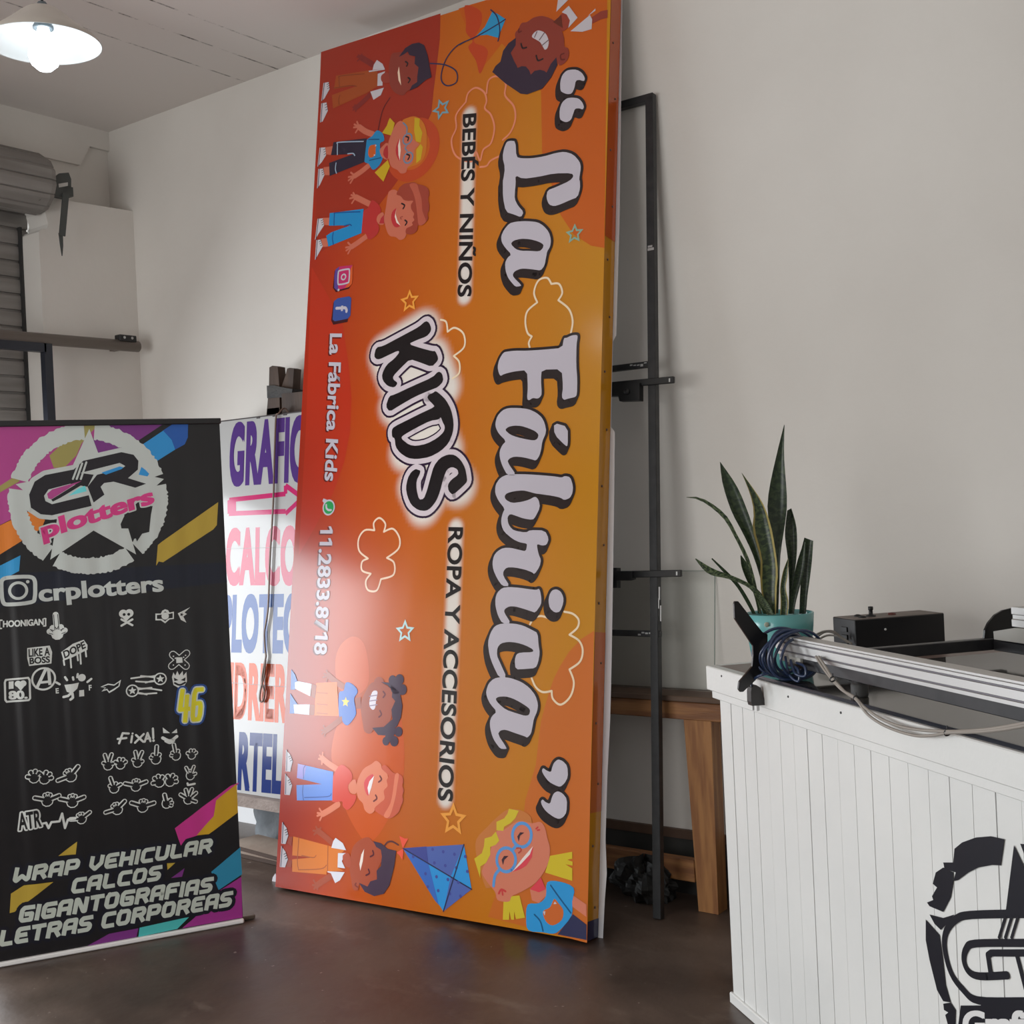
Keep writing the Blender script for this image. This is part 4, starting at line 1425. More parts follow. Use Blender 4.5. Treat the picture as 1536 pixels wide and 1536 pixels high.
A.build('coloured_stripe', roll)
A = RArt(RP)
A.fill([(1258, 588), (1250, 720), (1230, 745), (940, 935), (915, 930), (900, 955), (910, 835), (935, 815)], R1, YLW, 2)
A.build('coloured_stripe', roll)
A = RArt(RP)
A.fill([(-40, 1005), (1300, 935), (1310, 1050), (-40, 1200)], R1, rr('navy_band', (20, 26, 42), 1.2), 1)
A.build('coloured_stripe', roll)
A = RArt(RP)
A.fill([(720, 940), (950, 765), (985, 752), (880, 900), (830, 965), (765, 985), (745, 1012), (735, 985)], R2, rr('pink', (170, 46, 120)), 1)
A.build('coloured_stripe', roll)
A = RArt(RP)
A.fill([(975, 757), (980, 875), (860, 965), (810, 970), (880, 890), (890, 825)], R2, rr('yellow2', (176, 138, 34)), 2)
A.build('coloured_stripe', roll)
A = RArt(RP)
A.fill([(240, 1055), (318, 995), (312, 1048)], R2, YLW, 2)
A.build('coloured_stripe', roll)
A = RArt(RP)
A.fill([(45, 1210), (100, 1175), (220, 1162), (60, 1285), (40, 1290)], R2, YLW, 2)
A.build('coloured_stripe', roll)
A = RArt(RP)
A.fill([(990, 1018), (997, 1130), (900, 1195), (870, 1120)], R2, rr('teal_blue', (40, 118, 150)), 2)
A.build('coloured_stripe', roll)
A = RArt(RP)
A.fill([(994, 1140), (999, 1308), (750, 1352), (800, 1310), (900, 1200)], R2, rr('magenta2', (136, 44, 120)), 1)
A.build('coloured_stripe', roll)
A = RArt(RP)
A.fill([(570, 1388), (575, 1350), (780, 1305), (730, 1355)], R2, rr('aqua', (66, 160, 160)), 2)
A.build('coloured_stripe', roll)
A = RArt(RP)
A.fill([(360, 1425), (450, 1375), (570, 1352), (562, 1388)], R2, PUR, 2)
A.build('coloured_stripe', roll)
A = RArt(RP)
A.fill([(688, 1085), (722, 1082), (690, 1112)], R2, YLW, 2)
A.build('coloured_stripe', roll)
A = RArt(RP)
A.fill([(705, 1145), (760, 1105), (750, 1140)], R2, PUR, 2)
A.build('coloured_stripe', roll)

# star badge
A = RArt(RP)
cq = A.px([(135, 748)], PX)[0]
tips = [(515, 165), (945, 455), (785, 890), (290, 920), (90, 485)]
inner = [(590, 370), (715, 660), (540, 752), (330, 680), (400, 420)]
tq = A.px(tips, R1)
ang = sorted(math.atan2(p.y - cq.y, p.x - cq.x) for p in tq)
for i in range(5):
    a0, a1 = ang[i], ang[(i + 1) % 5] + (2 * math.pi if i == 4 else 0)
    A.ring(cq, .222, .283, RWH, 4, a0 + .07, a1 - .07, 44, .0035)
st = [p for pr2 in zip(tips, inner) for p in pr2]
A.fill(st, R1, RWH, 5)
blk = rr('ink_black', (34, 32, 40), 1.0)
cC = [(425, 400), (260, 432), (200, 470), (168, 545), (178, 620), (235, 658), (300, 664), (528, 610), (512, 548), (300, 600), (262, 582), (254, 552), (280, 515), (405, 482)]
cR = [(480, 350), (700, 300), (770, 315), (798, 350), (795, 400), (738, 450), (842, 482), (780, 505), (655, 470), (600, 478), (580, 500), (602, 545), (540, 590), (505, 500), (560, 430), (700, 398), (722, 380), (690, 362), (462, 420)]
sl = [[(440, 395), (462, 385), (440, 450), (415, 456)], [(470, 370), (490, 365), (462, 440), (445, 444)]]
for sh_ in [cC, cR]:
    A.line(A.px(sh_, R1), .034, RWH, 6, True)
    A.fill(sh_, R1, blk, 7)
A.fill([(425, 400), (480, 350), (462, 420), (540, 430), (505, 500), (405, 482)], R1, blk, 6.8)
A.fill([(272, 540), (300, 515), (400, 486), (470, 466), (425, 490), (295, 572), (278, 566)], R1, MAG, 7)
A.fill([(295, 574), (430, 490), (480, 466), (500, 472), (350, 562), (305, 585)], R1, blk, 7)
A.fill([(395, 552), (450, 510), (490, 494), (500, 525)], R1, rr('pale_teal', (96, 190, 196)), 7)
A.fill([(585, 418), (690, 382), (712, 388), (700, 398), (610, 430)], R1, BLU, 7.6)
A.fill([(800, 430), (815, 385), (838, 402), (860, 425), (850, 440)], R1, BLU, 6.5)
for a, b2 in (((420, 455), (452, 372)), ((442, 455), (474, 365)), ((466, 455), (498, 358))):
    A.stroke([a, b2], R1, .007, RWH, 8)
A.text('plotters', (245, 800), (893, 588), (226, 705), R1, RWH, 7.5, .045, grow=.05)
A.text('plotters', (245, 800), (893, 588), (226, 705), R1, rr('hot_pink', (184, 52, 116)), 9, .045)
A.fill([(720, 660), (800, 640), (880, 610), (870, 660), (860, 760), (820, 770), (790, 815), (760, 740), (700, 740), (695, 715)], R1, rk, 6)
A.build('star_logo', roll)
A = RArt(RP)
ic = [(8, 1075), (15, 1035), (60, 1022), (165, 1018), (198, 1035), (203, 1080), (200, 1140), (180, 1165), (60, 1178), (18, 1165)]
A.stroke(ic, R1, .014, RWH, 4, True, 3)
A.ring(A.px([(105, 1098)], R1)[0], .024, .034, RWH, 4)
A.disc(A.px([(160, 1047)], R1)[0], .006, RWH, 4)
A.text('crplotters', (225, 1160), (945, 1098), (217, 1062), R1, RWH, 4, .035)
A.build('handle_lettering', roll)

# --- block lettering at the bottom
GL = {'W': (1.15, [[(0, 1), (0, .12), (.12, 0), (.5, .35), (.88, 0), (1, .12), (1, 1)]]), 'R': (.9, [[(0, 0), (0, 1), (.85, 1), (1, .85), (1, .62), (.85, .47), (.3, .47)], [(.6, .47), (1, 0)]]),
      'A': (.9, [[(0, 0), (0, .82), (.18, 1), (1, 1), (1, 0)], [(.1, .4), (1, .4)]]), 'P': (.9, [[(0, 0), (0, 1), (.85, 1), (1, .85), (1, .55), (.85, .4), (.2, .4)]]),
      'V': (.9, [[(0, 1), (0, .35), (.45, 0), (1, .45), (1, 1)]]), 'E': (.85, [[(1, 1), (.15, 1), (0, .85), (0, .15), (.15, 0), (1, 0)], [(.1, .5), (.8, .5)]]),
      'H': (.9, [[(0, 0), (0, 1)], [(1, 0), (1, 1)], [(0, .5), (1, .5)]]), 'I': (.02, [[(.5, 0), (.5, 1)]]), 'C': (.85, [[(1, 1), (.18, 1), (0, .82), (0, .18), (.18, 0), (1, 0)]]),
      'U': (.9, [[(0, 1), (0, .18), (.18, 0), (.82, 0), (1, .18), (1, 1)]]), 'L': (.8, [[(0, 1), (0, .15), (.15, 0), (1, 0)]]), 'O': (.9, [[(.18, 1), (.82, 1), (1, .82), (1, .18), (.82, 0), (.18, 0), (0, .18), (0, .82), (.18, 1)]]),
      'S': (.85, [[(1, 1), (.18, 1), (0, .85), (0, .65), (.15, .52), (.85, .48), (1, .35), (1, .15), (.82, 0), (0, 0)]]), 'G': (.9, [[(1, 1), (.18, 1), (0, .82), (0, .18), (.18, 0), (1, 0), (1, .48), (.5, .48)]]),
      'N': (.9, [[(0, 0), (0, 1), (.15, 1), (.85, 0), (1, 0), (1, 1)]]), 'T': (.9, [[(0, 1), (1, 1)], [(.5, 1), (.5, 0)]]), 'F': (.85, [[(1, 1), (.15, 1), (0, .85), (0, 0)], [(.1, .5), (.8, .5)]])}


GL['4'] = (.85, [[(.1, 1), (0, .38), (1, .38)], [(.72, .8), (.72, 0)]])
GL['6'] = (.75, [[(.95, 1), (.2, 1), (0, .85), (0, .15), (.15, 0), (.85, 0), (1, .15), (1, .42), (.88, .54), (.1, .54)]])


def block(A, body, p0, p1, top, fr, m, back, th=.26, layer=6, bw=.028):
    P0, P1, PT = A.px([p0, p1, top], fr)
    up, ln = PT - P0, P1 - P0
    h = up.length
    gap, sp = .52, .75
    wid = sum(GL[c][0] + gap if c != ' ' else sp for c in body) - gap + th
    k = ln / wid
    x = th / 2
    sq = h * th
    for c in body:
        if c == ' ':
            x += sp
            continue
        w, strokes = GL[c]
        for stt in strokes:
            pts = [P0 + k * (x + p[0] * w) + up * (th / 2 + p[1] * (1 - th)) for p in stt]
            if back:
                A.line(pts, sq + bw, back, layer - 1, False)
            pts2 = [q.copy() for q in pts]
            for e0, e1 in ((0, 1), (-1, -2)):
                d = (pts2[e0] - pts2[e1]).normalized() * sq * .45
                pts2[e0] = pts2[e0] + d
            A.line(pts2, sq, m, layer, False, 0, False)
            for q in pts[1:-1]:
                A.disc(q, sq * .5, m, layer, 8)
        x += w + gap


LT = rr('letter_grey', (164, 172, 164))
BK = rr('letter_navy', (24, 26, 38), 1.1)
A = RArt(RP)
block(A, 'WRAP VEHICULAR', (52, 1168), (866, 1042), (66, 1102), R2, LT, BK)
A.build('services_lettering', roll)
A = RArt(RP)
block(A, 'CALCOS', (292, 1212), (656, 1155), (306, 1146), R2, LT, BK)
A.build('services_lettering', roll)
A = RArt(RP)
block(A, 'GIGANTOGRAFIAS', (76, 1332), (868, 1205), (90, 1262), R2, LT, BK)
A.build('services_lettering', roll)
A = RArt(RP)
block(A, 'LETRAS CORPOREAS', (-4, 1430), (948, 1262), (10, 1360), R2, LT, BK)
A.build('services_lettering', roll)

# --- rows of white sticker designs
SK = rr('sticker_white', (184, 188, 186))
STK = RArt(RP)


def cut():
    global STK
    STK.build('sticker', roll)
    STK = RArt(RP)


sc = (STK.px([(110, 100)], R2)[0] - STK.px([(100, 100)], R2)[0]).length / 10   # metres per zoomed pixel


def hand(x, y, s, fingers, palm=(0, 0, .95, .85), filled=False, w=.0036, rot=0):
    """outlined cartoon hand: palm plus separate fingers (angle, length, width)"""
    c = STK.px([(x, y)], R2)[0]
    u = s * sc * 1.3
    co, si = math.cos(rot), math.sin(rot)

    def P(a, b2):
        return Vector((c.x + (a * co - b2 * si) * u, c.y + (a * si + b2 * co) * u))
    shapes = [(P(palm[0], palm[1] - .1), P(palm[0], palm[1] + .1), 1.3 * u)]
    for a, l, wd in fingers:
        a = math.radians(a)
        b0 = P(math.cos(a) * .5, math.sin(a) * .5)
        b1 = P(math.cos(a) * l, math.sin(a) * l)
        shapes.append((b0, b1, wd * u))
    for a, b2, wd in shapes:
        STK.line([a, b2], wd + w * 2, SK, 4)
    for a, b2, wd in shapes:
        STK.line([a, b2], max(wd, .003), SK if filled else rk, 5)
    for a, b2, wd in shapes[1:]:
        d = (b2 - a)
        n2 = Vector((-d.y, d.x)).normalized() * wd / 2
        STK.line([a + n2, b2 + n2], w * .7, rk if filled else SK, 6)
        STK.line([a - n2, b2 - n2], w * .7, rk if filled else SK, 6)
    cut()


def st_text(body, p0, p1, top, bold=.03, m=None, layer=6, fr=None):
    STK.text(body, p0, p1, top, fr or R2, m or SK, layer, bold)


MID = [(90, 1.9, .42), (130, .8, .45), (55, .8, .45), (165, .8, .4)]
PEACE = [(105, 1.7, .4), (70, 1.7, .4), (150, .8, .42), (10, .7, .45)]
SHAKA = [(160, 1.6, .42), (15, 1.5, .45), (110, .75, .42), (85, .78, .42), (60, .75, .42)]
POINT = [(100, 1.7, .42), (20, 1.1, .42), (140, .75, .42), (60, .75, .42)]
HORN = [(115, 1.6, .38), (65, 1.6, .38), (95, .8, .4), (10, .9, .4)]
OPEN = [(160, 1.5, .42), (120, 1.6, .42), (85, 1.65, .42), (50, 1.5, .42), (-10, 1.3, .42)]
FIST = [(20, .85, .5), (60, .85, .5), (100, .85, .5), (150, .85, .5)]
THUMB = [(100, 1.5, .5), (0, .85, .45), (-30, .85, .45), (40, .85, .45)]
hand(236, 138, 26, [(92, 2.5, .5), (125, .9, .6), (60, .9, .6), (160, 1.0, .5), (20, 1.0, .5)], filled=True)
for x, y, s, kind, r in ((446, 680, 22, PEACE, 0), (496, 676, 21, FIST, 0), (567, 668, 22, PEACE, -.1), (643, 655, 23, MID, -.1), (725, 640, 21, MID, .15), (790, 638, 19, FIST, 0),
                         (470, 775, 22, POINT, .1), (560, 765, 24, SHAKA, 0), (655, 750, 24, FIST, .6), (702, 745, 24, FIST, -.6), (784, 722, 20, HORN, 0),
                         (482, 862, 24, SHAKA, .5), (588, 850, 26, SHAKA, -.1), (686, 838, 21, THUMB, 0), (776, 820, 22, OPEN, -.3),
                         (140, 730, 24, FIST, .3), (185, 735, 24, FIST, -.4), (290, 725, 26, SHAKA, .6), (195, 825, 26, SHAKA, 0), (298, 830, 26, SHAKA, 0), (335, 900, 22, SHAKA, .3)):
    hand(x, y, s, kind, rot=r)
STK.line(STK.px([(772, 755), (774, 762), (802, 757)], R2), .008, SK, 6)
# lettering stickers
st_text('HOONIGAN', (12, 112), (180, 102), (12, 86), .045)
for xs in ((8, -2, -2, 6), (182, 188, 188, 180)):
    STK.stroke([(xs[0], 84 - xs[0] * .04), (xs[1], 84 - xs[0] * .04), (xs[2], 118 - xs[0] * .06), (xs[3], 118 - xs[0] * .06)], R2, .005, SK, 6)
cut()
STK.fill([(112, 198), (205, 188), (215, 215), (212, 262), (120, 272), (112, 240)], R2, SK, 4)
st_text('LIKE A', (118, 234), (206, 227), (117, 202), .03, rk)
st_text('BOSS', (122, 264), (206, 257), (121, 238), .03, rk)
cut()
STK.fill([(252, 215), (300, 180), (345, 164), (360, 185), (360, 205), (300, 235), (262, 250)], R2, SK, 4)
st_text('DOPE', (266, 240), (354, 196), (258, 212), .03, rk)
for x, y, l in ((262, 248, 20), (290, 240, 38), (318, 225, 24), (330, 218, 45), (352, 205, 28)):
    STK.stroke([(x, y), (x + 3, y + l)], R2, .006, SK, 4)
cut()
STK.stroke([(20, 340), (24, 330), (116, 320), (122, 330), (124, 405), (118, 412), (28, 420), (22, 412)], R2, .007, SK, 4, True)
st_text('I', (36, 366), (56, 364), (36, 336), .05)
hq = STK.px([(85, 350)], R2)[0]
for dx in (-.0085, .0085):
    STK.disc(hq + Vector((dx, .005)), .0115, SK, 6, 16)
STK.fill([(66, 352), (85, 374), (104, 350), (85, 343)], R2, SK, 6)
st_text('80.', (36, 410), (114, 404), (34, 376), .05)
cut()
STK.ring(STK.px([(180, 325)], R2)[0], .036, .043, SK, 4)
STK.stroke([(150, 366), (188, 286), (200, 284), (206, 350)], R2, .011, SK, 5, False, 0, False)
STK.stroke([(168, 340), (206, 336)], R2, .009, SK, 5, False, 0, False)
cut()
st_text('E', (230, 385), (243, 384), (229, 364), .04)
st_text('F', (366, 372), (378, 371), (365, 350), .04)
for a, b2 in (((232, 340), (246, 348)), ((268, 318), (276, 330)), ((320, 305), (318, 318)), ((376, 325), (360, 338)), ((300, 318), (302, 328))):
    STK.stroke([a, b2], R2, .008, SK, 5)
STK.fill([(265, 350), (300, 345), (325, 340), (318, 365), (295, 385), (275, 378)], R2, SK, 5)
STK.disc(STK.px([(337, 320)], R2)[0], .014, SK, 5, 14)
STK.stroke([(292, 384), (280, 395), (262, 400)], R2, .009, SK, 5)
STK.stroke([(298, 385), (300, 402), (290, 410)], R2, .009, SK, 5)
STK.fill([(326, 372), (346, 370), (347, 396), (326, 398)], R2, SK, 5)
cut()
# heart-shaped crossbones, badge, wing mark, plaster cross
hq = STK.px([(520, 62)], R2)[0]
for dx in (-.011, .011):
    STK.disc(hq + Vector((dx, .006)), .0155, SK, 5, 16)
STK.fill([(497, 66), (520, 88), (543, 64), (520, 54)], R2, SK, 5)
for p in ((511, 60), (530, 59)):
    STK.disc(STK.px([p], R2)[0], .0055, rk, 6, 10)
STK.stroke([(500, 80), (545, 104)], R2, .008, SK, 5)
STK.stroke([(545, 80), (500, 106)], R2, .008, SK, 5)
cut()
STK.fill([(640, 56), (662, 56), (668, 44), (680, 38), (692, 42), (698, 52), (716, 48), (716, 78), (698, 80), (680, 96), (662, 84), (640, 84)], R2, SK, 4)
STK.fill([(646, 62), (666, 60), (680, 46), (694, 58), (711, 54), (711, 74), (694, 76), (680, 88), (666, 78), (646, 78)], R2, rk, 5)
STK.disc(STK.px([(680, 66)], R2)[0], .014, SK, 6, 14)
cut()
STK.fill([(732, 55), (784, 30), (760, 52), (770, 58), (755, 68), (768, 94), (745, 82)], R2, SK, 4)
STK.star(STK.px([(748, 60)], R2)[0], .008, .0035, rk, 5)
cut()
for a, b2 in (((712, 225), (766, 272)), ((768, 220), (708, 272))):
    STK.stroke([a, b2], R2, .030, SK, 4)
    STK.stroke([a, b2], R2, .023, rk, 5)
STK.fill([(725, 236), (750, 236), (752, 258), (726, 260)], R2, SK, 6)
for p in ((714, 232), (764, 228), (714, 268), (762, 268), (722, 240), (756, 236)):
    STK.disc(STK.px([p], R2)[0], .0028, SK, 6, 8)
cut()
# fox head, flaming stars, mischievous grin
STK.fill([(414, 358), (445, 345), (470, 348), (498, 328), (492, 355), (470, 372), (450, 384), (440, 372), (418, 378), (432, 364)], R2, SK, 4)
STK.fill([(420, 360), (446, 350), (470, 353), (491, 338), (487, 353), (466, 367), (450, 377), (442, 366), (428, 370), (438, 361)], R2, rk, 5)
cut()
for y, d in ((325, 1), (374, -1)):
    cx = 660 if d > 0 else 545
    if d < 0:
        cut()
    q = STK.px([(cx, y)], R2)[0]
    STK.disc(q, .024, SK, 4, 20)
    STK.disc(q, .019, rk, 5, 20)
    STK.star(q, .016, .007, SK, 6, .3)
    for kk, (oy, ln) in enumerate(((-14, 80), (-4, 120), (8, 100), (14, 60))):
        STK.stroke([(cx - d * 14, y + oy), (cx - d * ln * .5, y + oy + 5 * (-1) ** kk), (cx - d * ln, y + oy + 2)], R2, .006, SK, 4, smooth=4)
cut()
STK.fill([(708, 318), (714, 298), (722, 312), (730, 292), (738, 310), (752, 292), (754, 312), (768, 296), (770, 335), (758, 355), (735, 362), (714, 350)], R2, SK, 4)
STK.fill([(716, 320), (735, 330), (718, 334)], R2, rk, 5)
STK.fill([(764, 318), (744, 330), (762, 334)], R2, rk, 5)
STK.stroke([(720, 342), (740, 350), (762, 340)], R2, .007, rk, 5, smooth=3)
cut()
STK.fill([(670, 525), (700, 548), (672, 548)], R2, SK, 4)
STK.fill([(728, 530), (706, 548), (730, 548)], R2, SK, 4)
STK.stroke([(670, 568), (700, 580), (728, 562)], R2, .012, SK, 4, smooth=4)
STK.stroke([(680, 582), (700, 590), (718, 580)], R2, .006, SK, 4, smooth=4)
cut()
# scratched word
for pts in ([(490, 590), (505, 548), (530, 550)], [(485, 572), (520, 568)], [(540, 586), (544, 560)], [(556, 588), (592, 552)], [(560, 556), (590, 584)], [(596, 584), (608, 548), (620, 582)], [(600, 572), (618, 570)], [(632, 570), (630, 530)]):
    STK.stroke(pts, R2, .008, SK, 5)
STK.disc(STK.px([(633, 580)], R2)[0], .005, SK, 5, 8)
STK.disc(STK.px([(546, 550)], R2)[0], .004, SK, 5, 8)
cut()
# ATR with a pulse line
for bold, m_, ly in ((.12, SK, 5), (.03, rk, 7)):
    STK.text('ATR', (78, 948), (172, 930), (72, 880), R2, m_, ly, .03, grow=max(0, bold - .03))
STK.stroke([(172, 922), (190, 918), (200, 940), (212, 915), (245, 912), (256, 880), (268, 940), (280, 905), (310, 900)], R2, .008, SK, 6)
cut()
A = RArt(RP)
block(A, '46', (734, 508), (824, 500), (746, 366), R2, rr('num_pale', (170, 180, 180)), rr('num_blue', (32, 62, 120)), .13, 5, .026)
block(A, '46', (734, 508), (824, 500), (746, 366), R2, rr('num_yellow', (190, 184, 40)), rr('num_pale', (170, 180, 180)), .13, 7, .011)
A.build('number_sticker', roll)
# ------------------------------------------------------------------ lettered board on a wooden easel
GB0, GB1 = (3.80, .27), (4.08, 2.08)
gv = Vector((0, GB1[0] - GB0[0], GB1[1] - GB0[1])).normalized()
GP = Plane((0, GB0[0], GB0[1]), (1, 0, 0), gv)
G1, G2, G3 = (320, 540, 7.68), (320, 740, 5.906), (320, 960, 5.4875)
lt, rt_ = GP.uv(331, 633), GP.uv(456, 617.5)
lb = GP.uv(350, 1190)
gx0, gx1 = min(lt.x, lb.x) - .03, -3.78
gz1, gz0 = lt.y, GP.uv(390, 1194).y
board = thing('lettered_board', 'white sign board with tall coloured capital letters, half hidden behind the orange sign', 'sign', GP.pt(((gx0 + gx1) / 2, gz0)))
bw = mat('board_white', (.46, .46, .455, 1), .12, 0, .35)
f = MB()
f.box(GP.pt((gx0, gz0), -.022), (gx1 - gx0, 0, 0), gv * (gz1 - gz0), GP.n * .022, bw)
f.build('panel', board)
f = MB()
edge_m = mat('board_dark_edge', (.06, .05, .05, 1), .5)
f.box(GP.pt((gx0, gz1), -.024), (gx1 - gx0, 0, 0), gv * .006, GP.n * .026, edge_m)
f.box(GP.pt((gx0 - .005, gz0), -.024), (.005, 0, 0), gv * (gz1 - gz0), GP.n * .026, edge_m)
for px_, py_ in ((388, 623), (412, 622), (428, 620)):
    u = GP.uv(px_, py_)
    f.box(GP.pt((u.x - .012, gz1 - .006), .0), (.024, 0, 0), gv * .006, GP.n * .003, edge_m)
f.build('metal_edging', board)
for py_ in (822, 1027):
    A = Art(GP)
    v0 = GP.uv(385, py_).y
    A.line([Vector((gx0 + .02, v0)), Vector((gx1, v0))], .002, mat('board_seam', (.3, .29, .29, 1), .5), 3)
    A.build('panel_seam', board)


def gr(name, c, k=.8):
    return mat('board_' + name, rgb(*c, k), .12, 0, .3)


PURP, PNK, BLU2, ORG2, NVY2 = gr('purple', (94, 64, 138)), gr('pink', (214, 92, 120)), gr('blue', (66, 98, 164)), gr('orange', (222, 90, 36)), gr('navy', (40, 58, 124))
A = Art(GP)
A.text('GRAFIC', (178, 1418), (1058, 1360), (200, 718), G1, PURP, 1, .055, space=1.06)
A.build('block_lettering', board)
A = Art(GP)
A.text('CALCO', (108, 788), (750, 786), (118, 305), G2, PNK, 1, .055, space=1.06)
A.build('block_lettering', board)
A = Art(GP)
A.text('PLOTEO', (66, 1380), (775, 1395), (80, 892), G2, BLU2, 1, .055, space=1.06)
A.build('block_lettering', board)
A = Art(GP)
A.text('IDRIER', (128, 622), (606, 660), (140, 175), G3, ORG2, 1, .055, space=1.06)
A.build('block_lettering', board)
A = Art(GP)
A.text('RTEL', (198, 1208), (562, 1245), (214, 748), G3, NVY2, 1, .055, space=1.06)
A.build('block_lettering', board)
A = Art(GP)
mg = gr('magenta', (214, 52, 118))
k_ = 5.906
A.stroke([(140, 110), (140, 60), (640, 5), (640, -70), (790, 40), (640, 180), (640, 160), (140, 180), (140, 60)], G2, .024, mg, 1, False, 0, False)
A.stroke([(175, 60), (175, 180)], G2, .045, mg, 1, False, 0, False)
A.build('arrow_print', board)

wood_old = noise_mat('old_brown_wood', (.04, .023, .016, 1), (.085, .05, .032, 1), 3, .65, 6, .3, stretch=(4, 4, .6))
iron_m = noise_mat('dark_iron', (.035, .035, .037, 1), (.06, .055, .05, 1), 12, .55, 4, .2, metal=.4)
easel = thing('wooden_easel', 'old brown wooden easel with iron band sticking up behind the lettered board', 'easel', (-4.25, 4.05, 0))
YE = 4.13


def pxprism(q, pts, fr, Y, th, m):
    q.prism([at_y(fr[0] + x / fr[2], fr[1] + y / fr[2], Y) for x, y in pts], (0, th, 0), m)


f = MB()
pxprism(f, [(645, 85), (680, 65), (740, 78), (762, 310), (765, 640), (612, 640), (640, 300)], G1, YE, .05, wood_old)
p = at_y(320 + 690 / 7.68, 540 + 600 / 7.68, YE)
f.box((p.x - .045, YE, 0), (.09, 0, 0), (0, .05, 0), (0, 0, p.z + .02), wood_old)
f.build('post', easel)
f = MB()
pxprism(f, [(850, 98), (880, 90), (928, 102), (905, 460), (870, 640), (775, 640), (785, 310), (830, 180)], G1, YE + .012, .05, wood_old)
p = at_y(320 + 830 / 7.68, 540 + 600 / 7.68, YE)
f.box((p.x - .04, YE + .012, 0), (.08, 0, 0), (0, .05, 0), (0, 0, p.z + .02), wood_old)
f.build('post', easel)
f = MB()
pxprism(f, [(615, 295), (700, 292), (780, 312), (910, 335), (902, 440), (780, 430), (620, 440)], G1, YE - .006, .075, iron_m)
f.build('iron_band', easel)
f = MB()
p0, p1 = at_y(320 + 800 / 7.68, 540 + 505 / 7.68, YE - .004), at_y(462, 606, YE - .004)
f.beam((p0.x, YE + .015, p0.z), (-3.75, YE + .015, p1.z), .05, .1, wood_old, (0, 1, 0))
f.build('crossbar', easel)
grey_wood = noise_mat('grey_weathered_wood', (.24, .19, .165, 1), (.33, .27, .24, 1), 14, .7, 5, .3)
f = MB()
p = GP.pt((0, gz0), 0)
f.box((gx0 - .05, p.y - .03, p.z - .055), (gx1 - gx0 + .1, 0, 0), (0, .36, 0), (0, 0, .053), grey_wood)
f.build('ledge', easel)

# brown cable hanging over the board
cab_m = mat('brown_cable', (.16, .10, .075, 1), .4)
cable = MB()


def strand(pts, dx, off):
    return catmull([GP.pt(GP.uv(x + dx, y), off + .004 * math.sin(i)) for i, (x, y) in enumerate(pts)], 6)


path = [(420, 621), (417, 622.5), (415.7, 634), (414.6, 664), (413.7, 690), (412.5, 740), (410, 790), (407, 841), (404.5, 909), (401, 935), (398.8, 951), (400, 975), (401, 985), (398, 1000), (395, 1022), (399, 1038), (396, 1052), (392, 1050), (393, 1036), (399, 1010), (400.5, 990)]
tops = [GP.pt(GP.uv(426, 622), -.03), GP.pt(GP.uv(423, 615.5), -.01)]
for dx, sgn in ((0, 0), (1.6, .004)):
    cable.tube(catmull([t_ + Vector((dx * .004, 0, .012)) for t_ in tops] + [GP.pt(GP.uv(x + dx, y), .011 + sgn) for x, y in path], 5), .0035, cab_m, 6)
tag(cable.build('cable'), 'thin brown cable hanging in a loop down the front of the lettered board', 'cable')

# things leaning and lying under the board
f = MB()
q4 = [at_y(x, y, 4.16) for x, y in ((352, 1196), (412, 1204), (408, 1258), (350, 1252))]
f.prism(q4, (0, .006, 0), mat('white_acrylic', (.85, .86, .88, 1), .2))
o = f.build('acrylic_sheet')
tag(o, 'bright white sheet leaning on the wall under the lettered board', 'sheet')
f = MB()
cl_m = noise_mat('grey_blue_cloth', (.17, .19, .21, 1), (.26, .28, .30, 1), 9, .85, 4, .4)
c0 = at_y(408, 1235, 4.1)
vs, fs = [], []
NA, NB = 18, 14
for j in range(NB + 1):
    for i in range(NA):
        a = 2 * math.pi * i / NA
        h = j / NB
        r = (.10 * (1 - .35 * h) + .012 * math.sin(3 * a + 5 * h) + .01 * math.sin(5 * a - 7 * h)) * (1 if j < NB else .3)
        vs.append((c0.x + .05 + r * math.cos(a) * 1.3, 4.06 + r * .55 * math.sin(a), h * .22))
for j in range(NB):
    for i in range(NA):
        fs.append((j * NA + i, j * NA + (i + 1) % NA, (j + 1) * NA + (i + 1) % NA, (j + 1) * NA + i))
fs.append(tuple(NB * NA + i for i in range(NA)))
f.add(vs, fs, cl_m, True)
tag(f.build('cloth_bundle'), 'grey blue cloth bundle on the floor under the lettered board', 'cloth')
ply = noise_mat('dusty_plywood', (.33, .25, .20, 1), (.42, .34, .28, 1), 5, .7, 5, .2)
ply_e = mat('plywood_dark_edge', (.06, .035, .025, 1), .8)
zz = 0.002
for i, (a, b2, th) in enumerate((((340, 1281), (420, 1299), .018), ((340, 1270), (420, 1292), .018))):
    pa, pb = at_z(*a, zz), at_z(*b2, zz)
    d = (pb - pa).normalized()
    pb = pa + d * 1.15
    back = Vector((-d.y, d.x, 0)) * (.2 if i == 0 else .18)
    if back.y < 0:
        back = -back
    f = MB()
    f.box(pa, pb - pa, back, (0, 0, th), ply)
    f.box(pa - back.normalized() * .002, pb - pa, back.normalized() * .002, (0, 0, th), ply_e)
    o = f.build('plywood_sheet')
    tag(o, ('lower of the two plywood sheets lying on the floor under the lettered board', 'upper of the two plywood sheets lying on the floor under the lettered board')[i], 'plywood sheet', 'plywood sheets on the floor')
    zz += th + .001

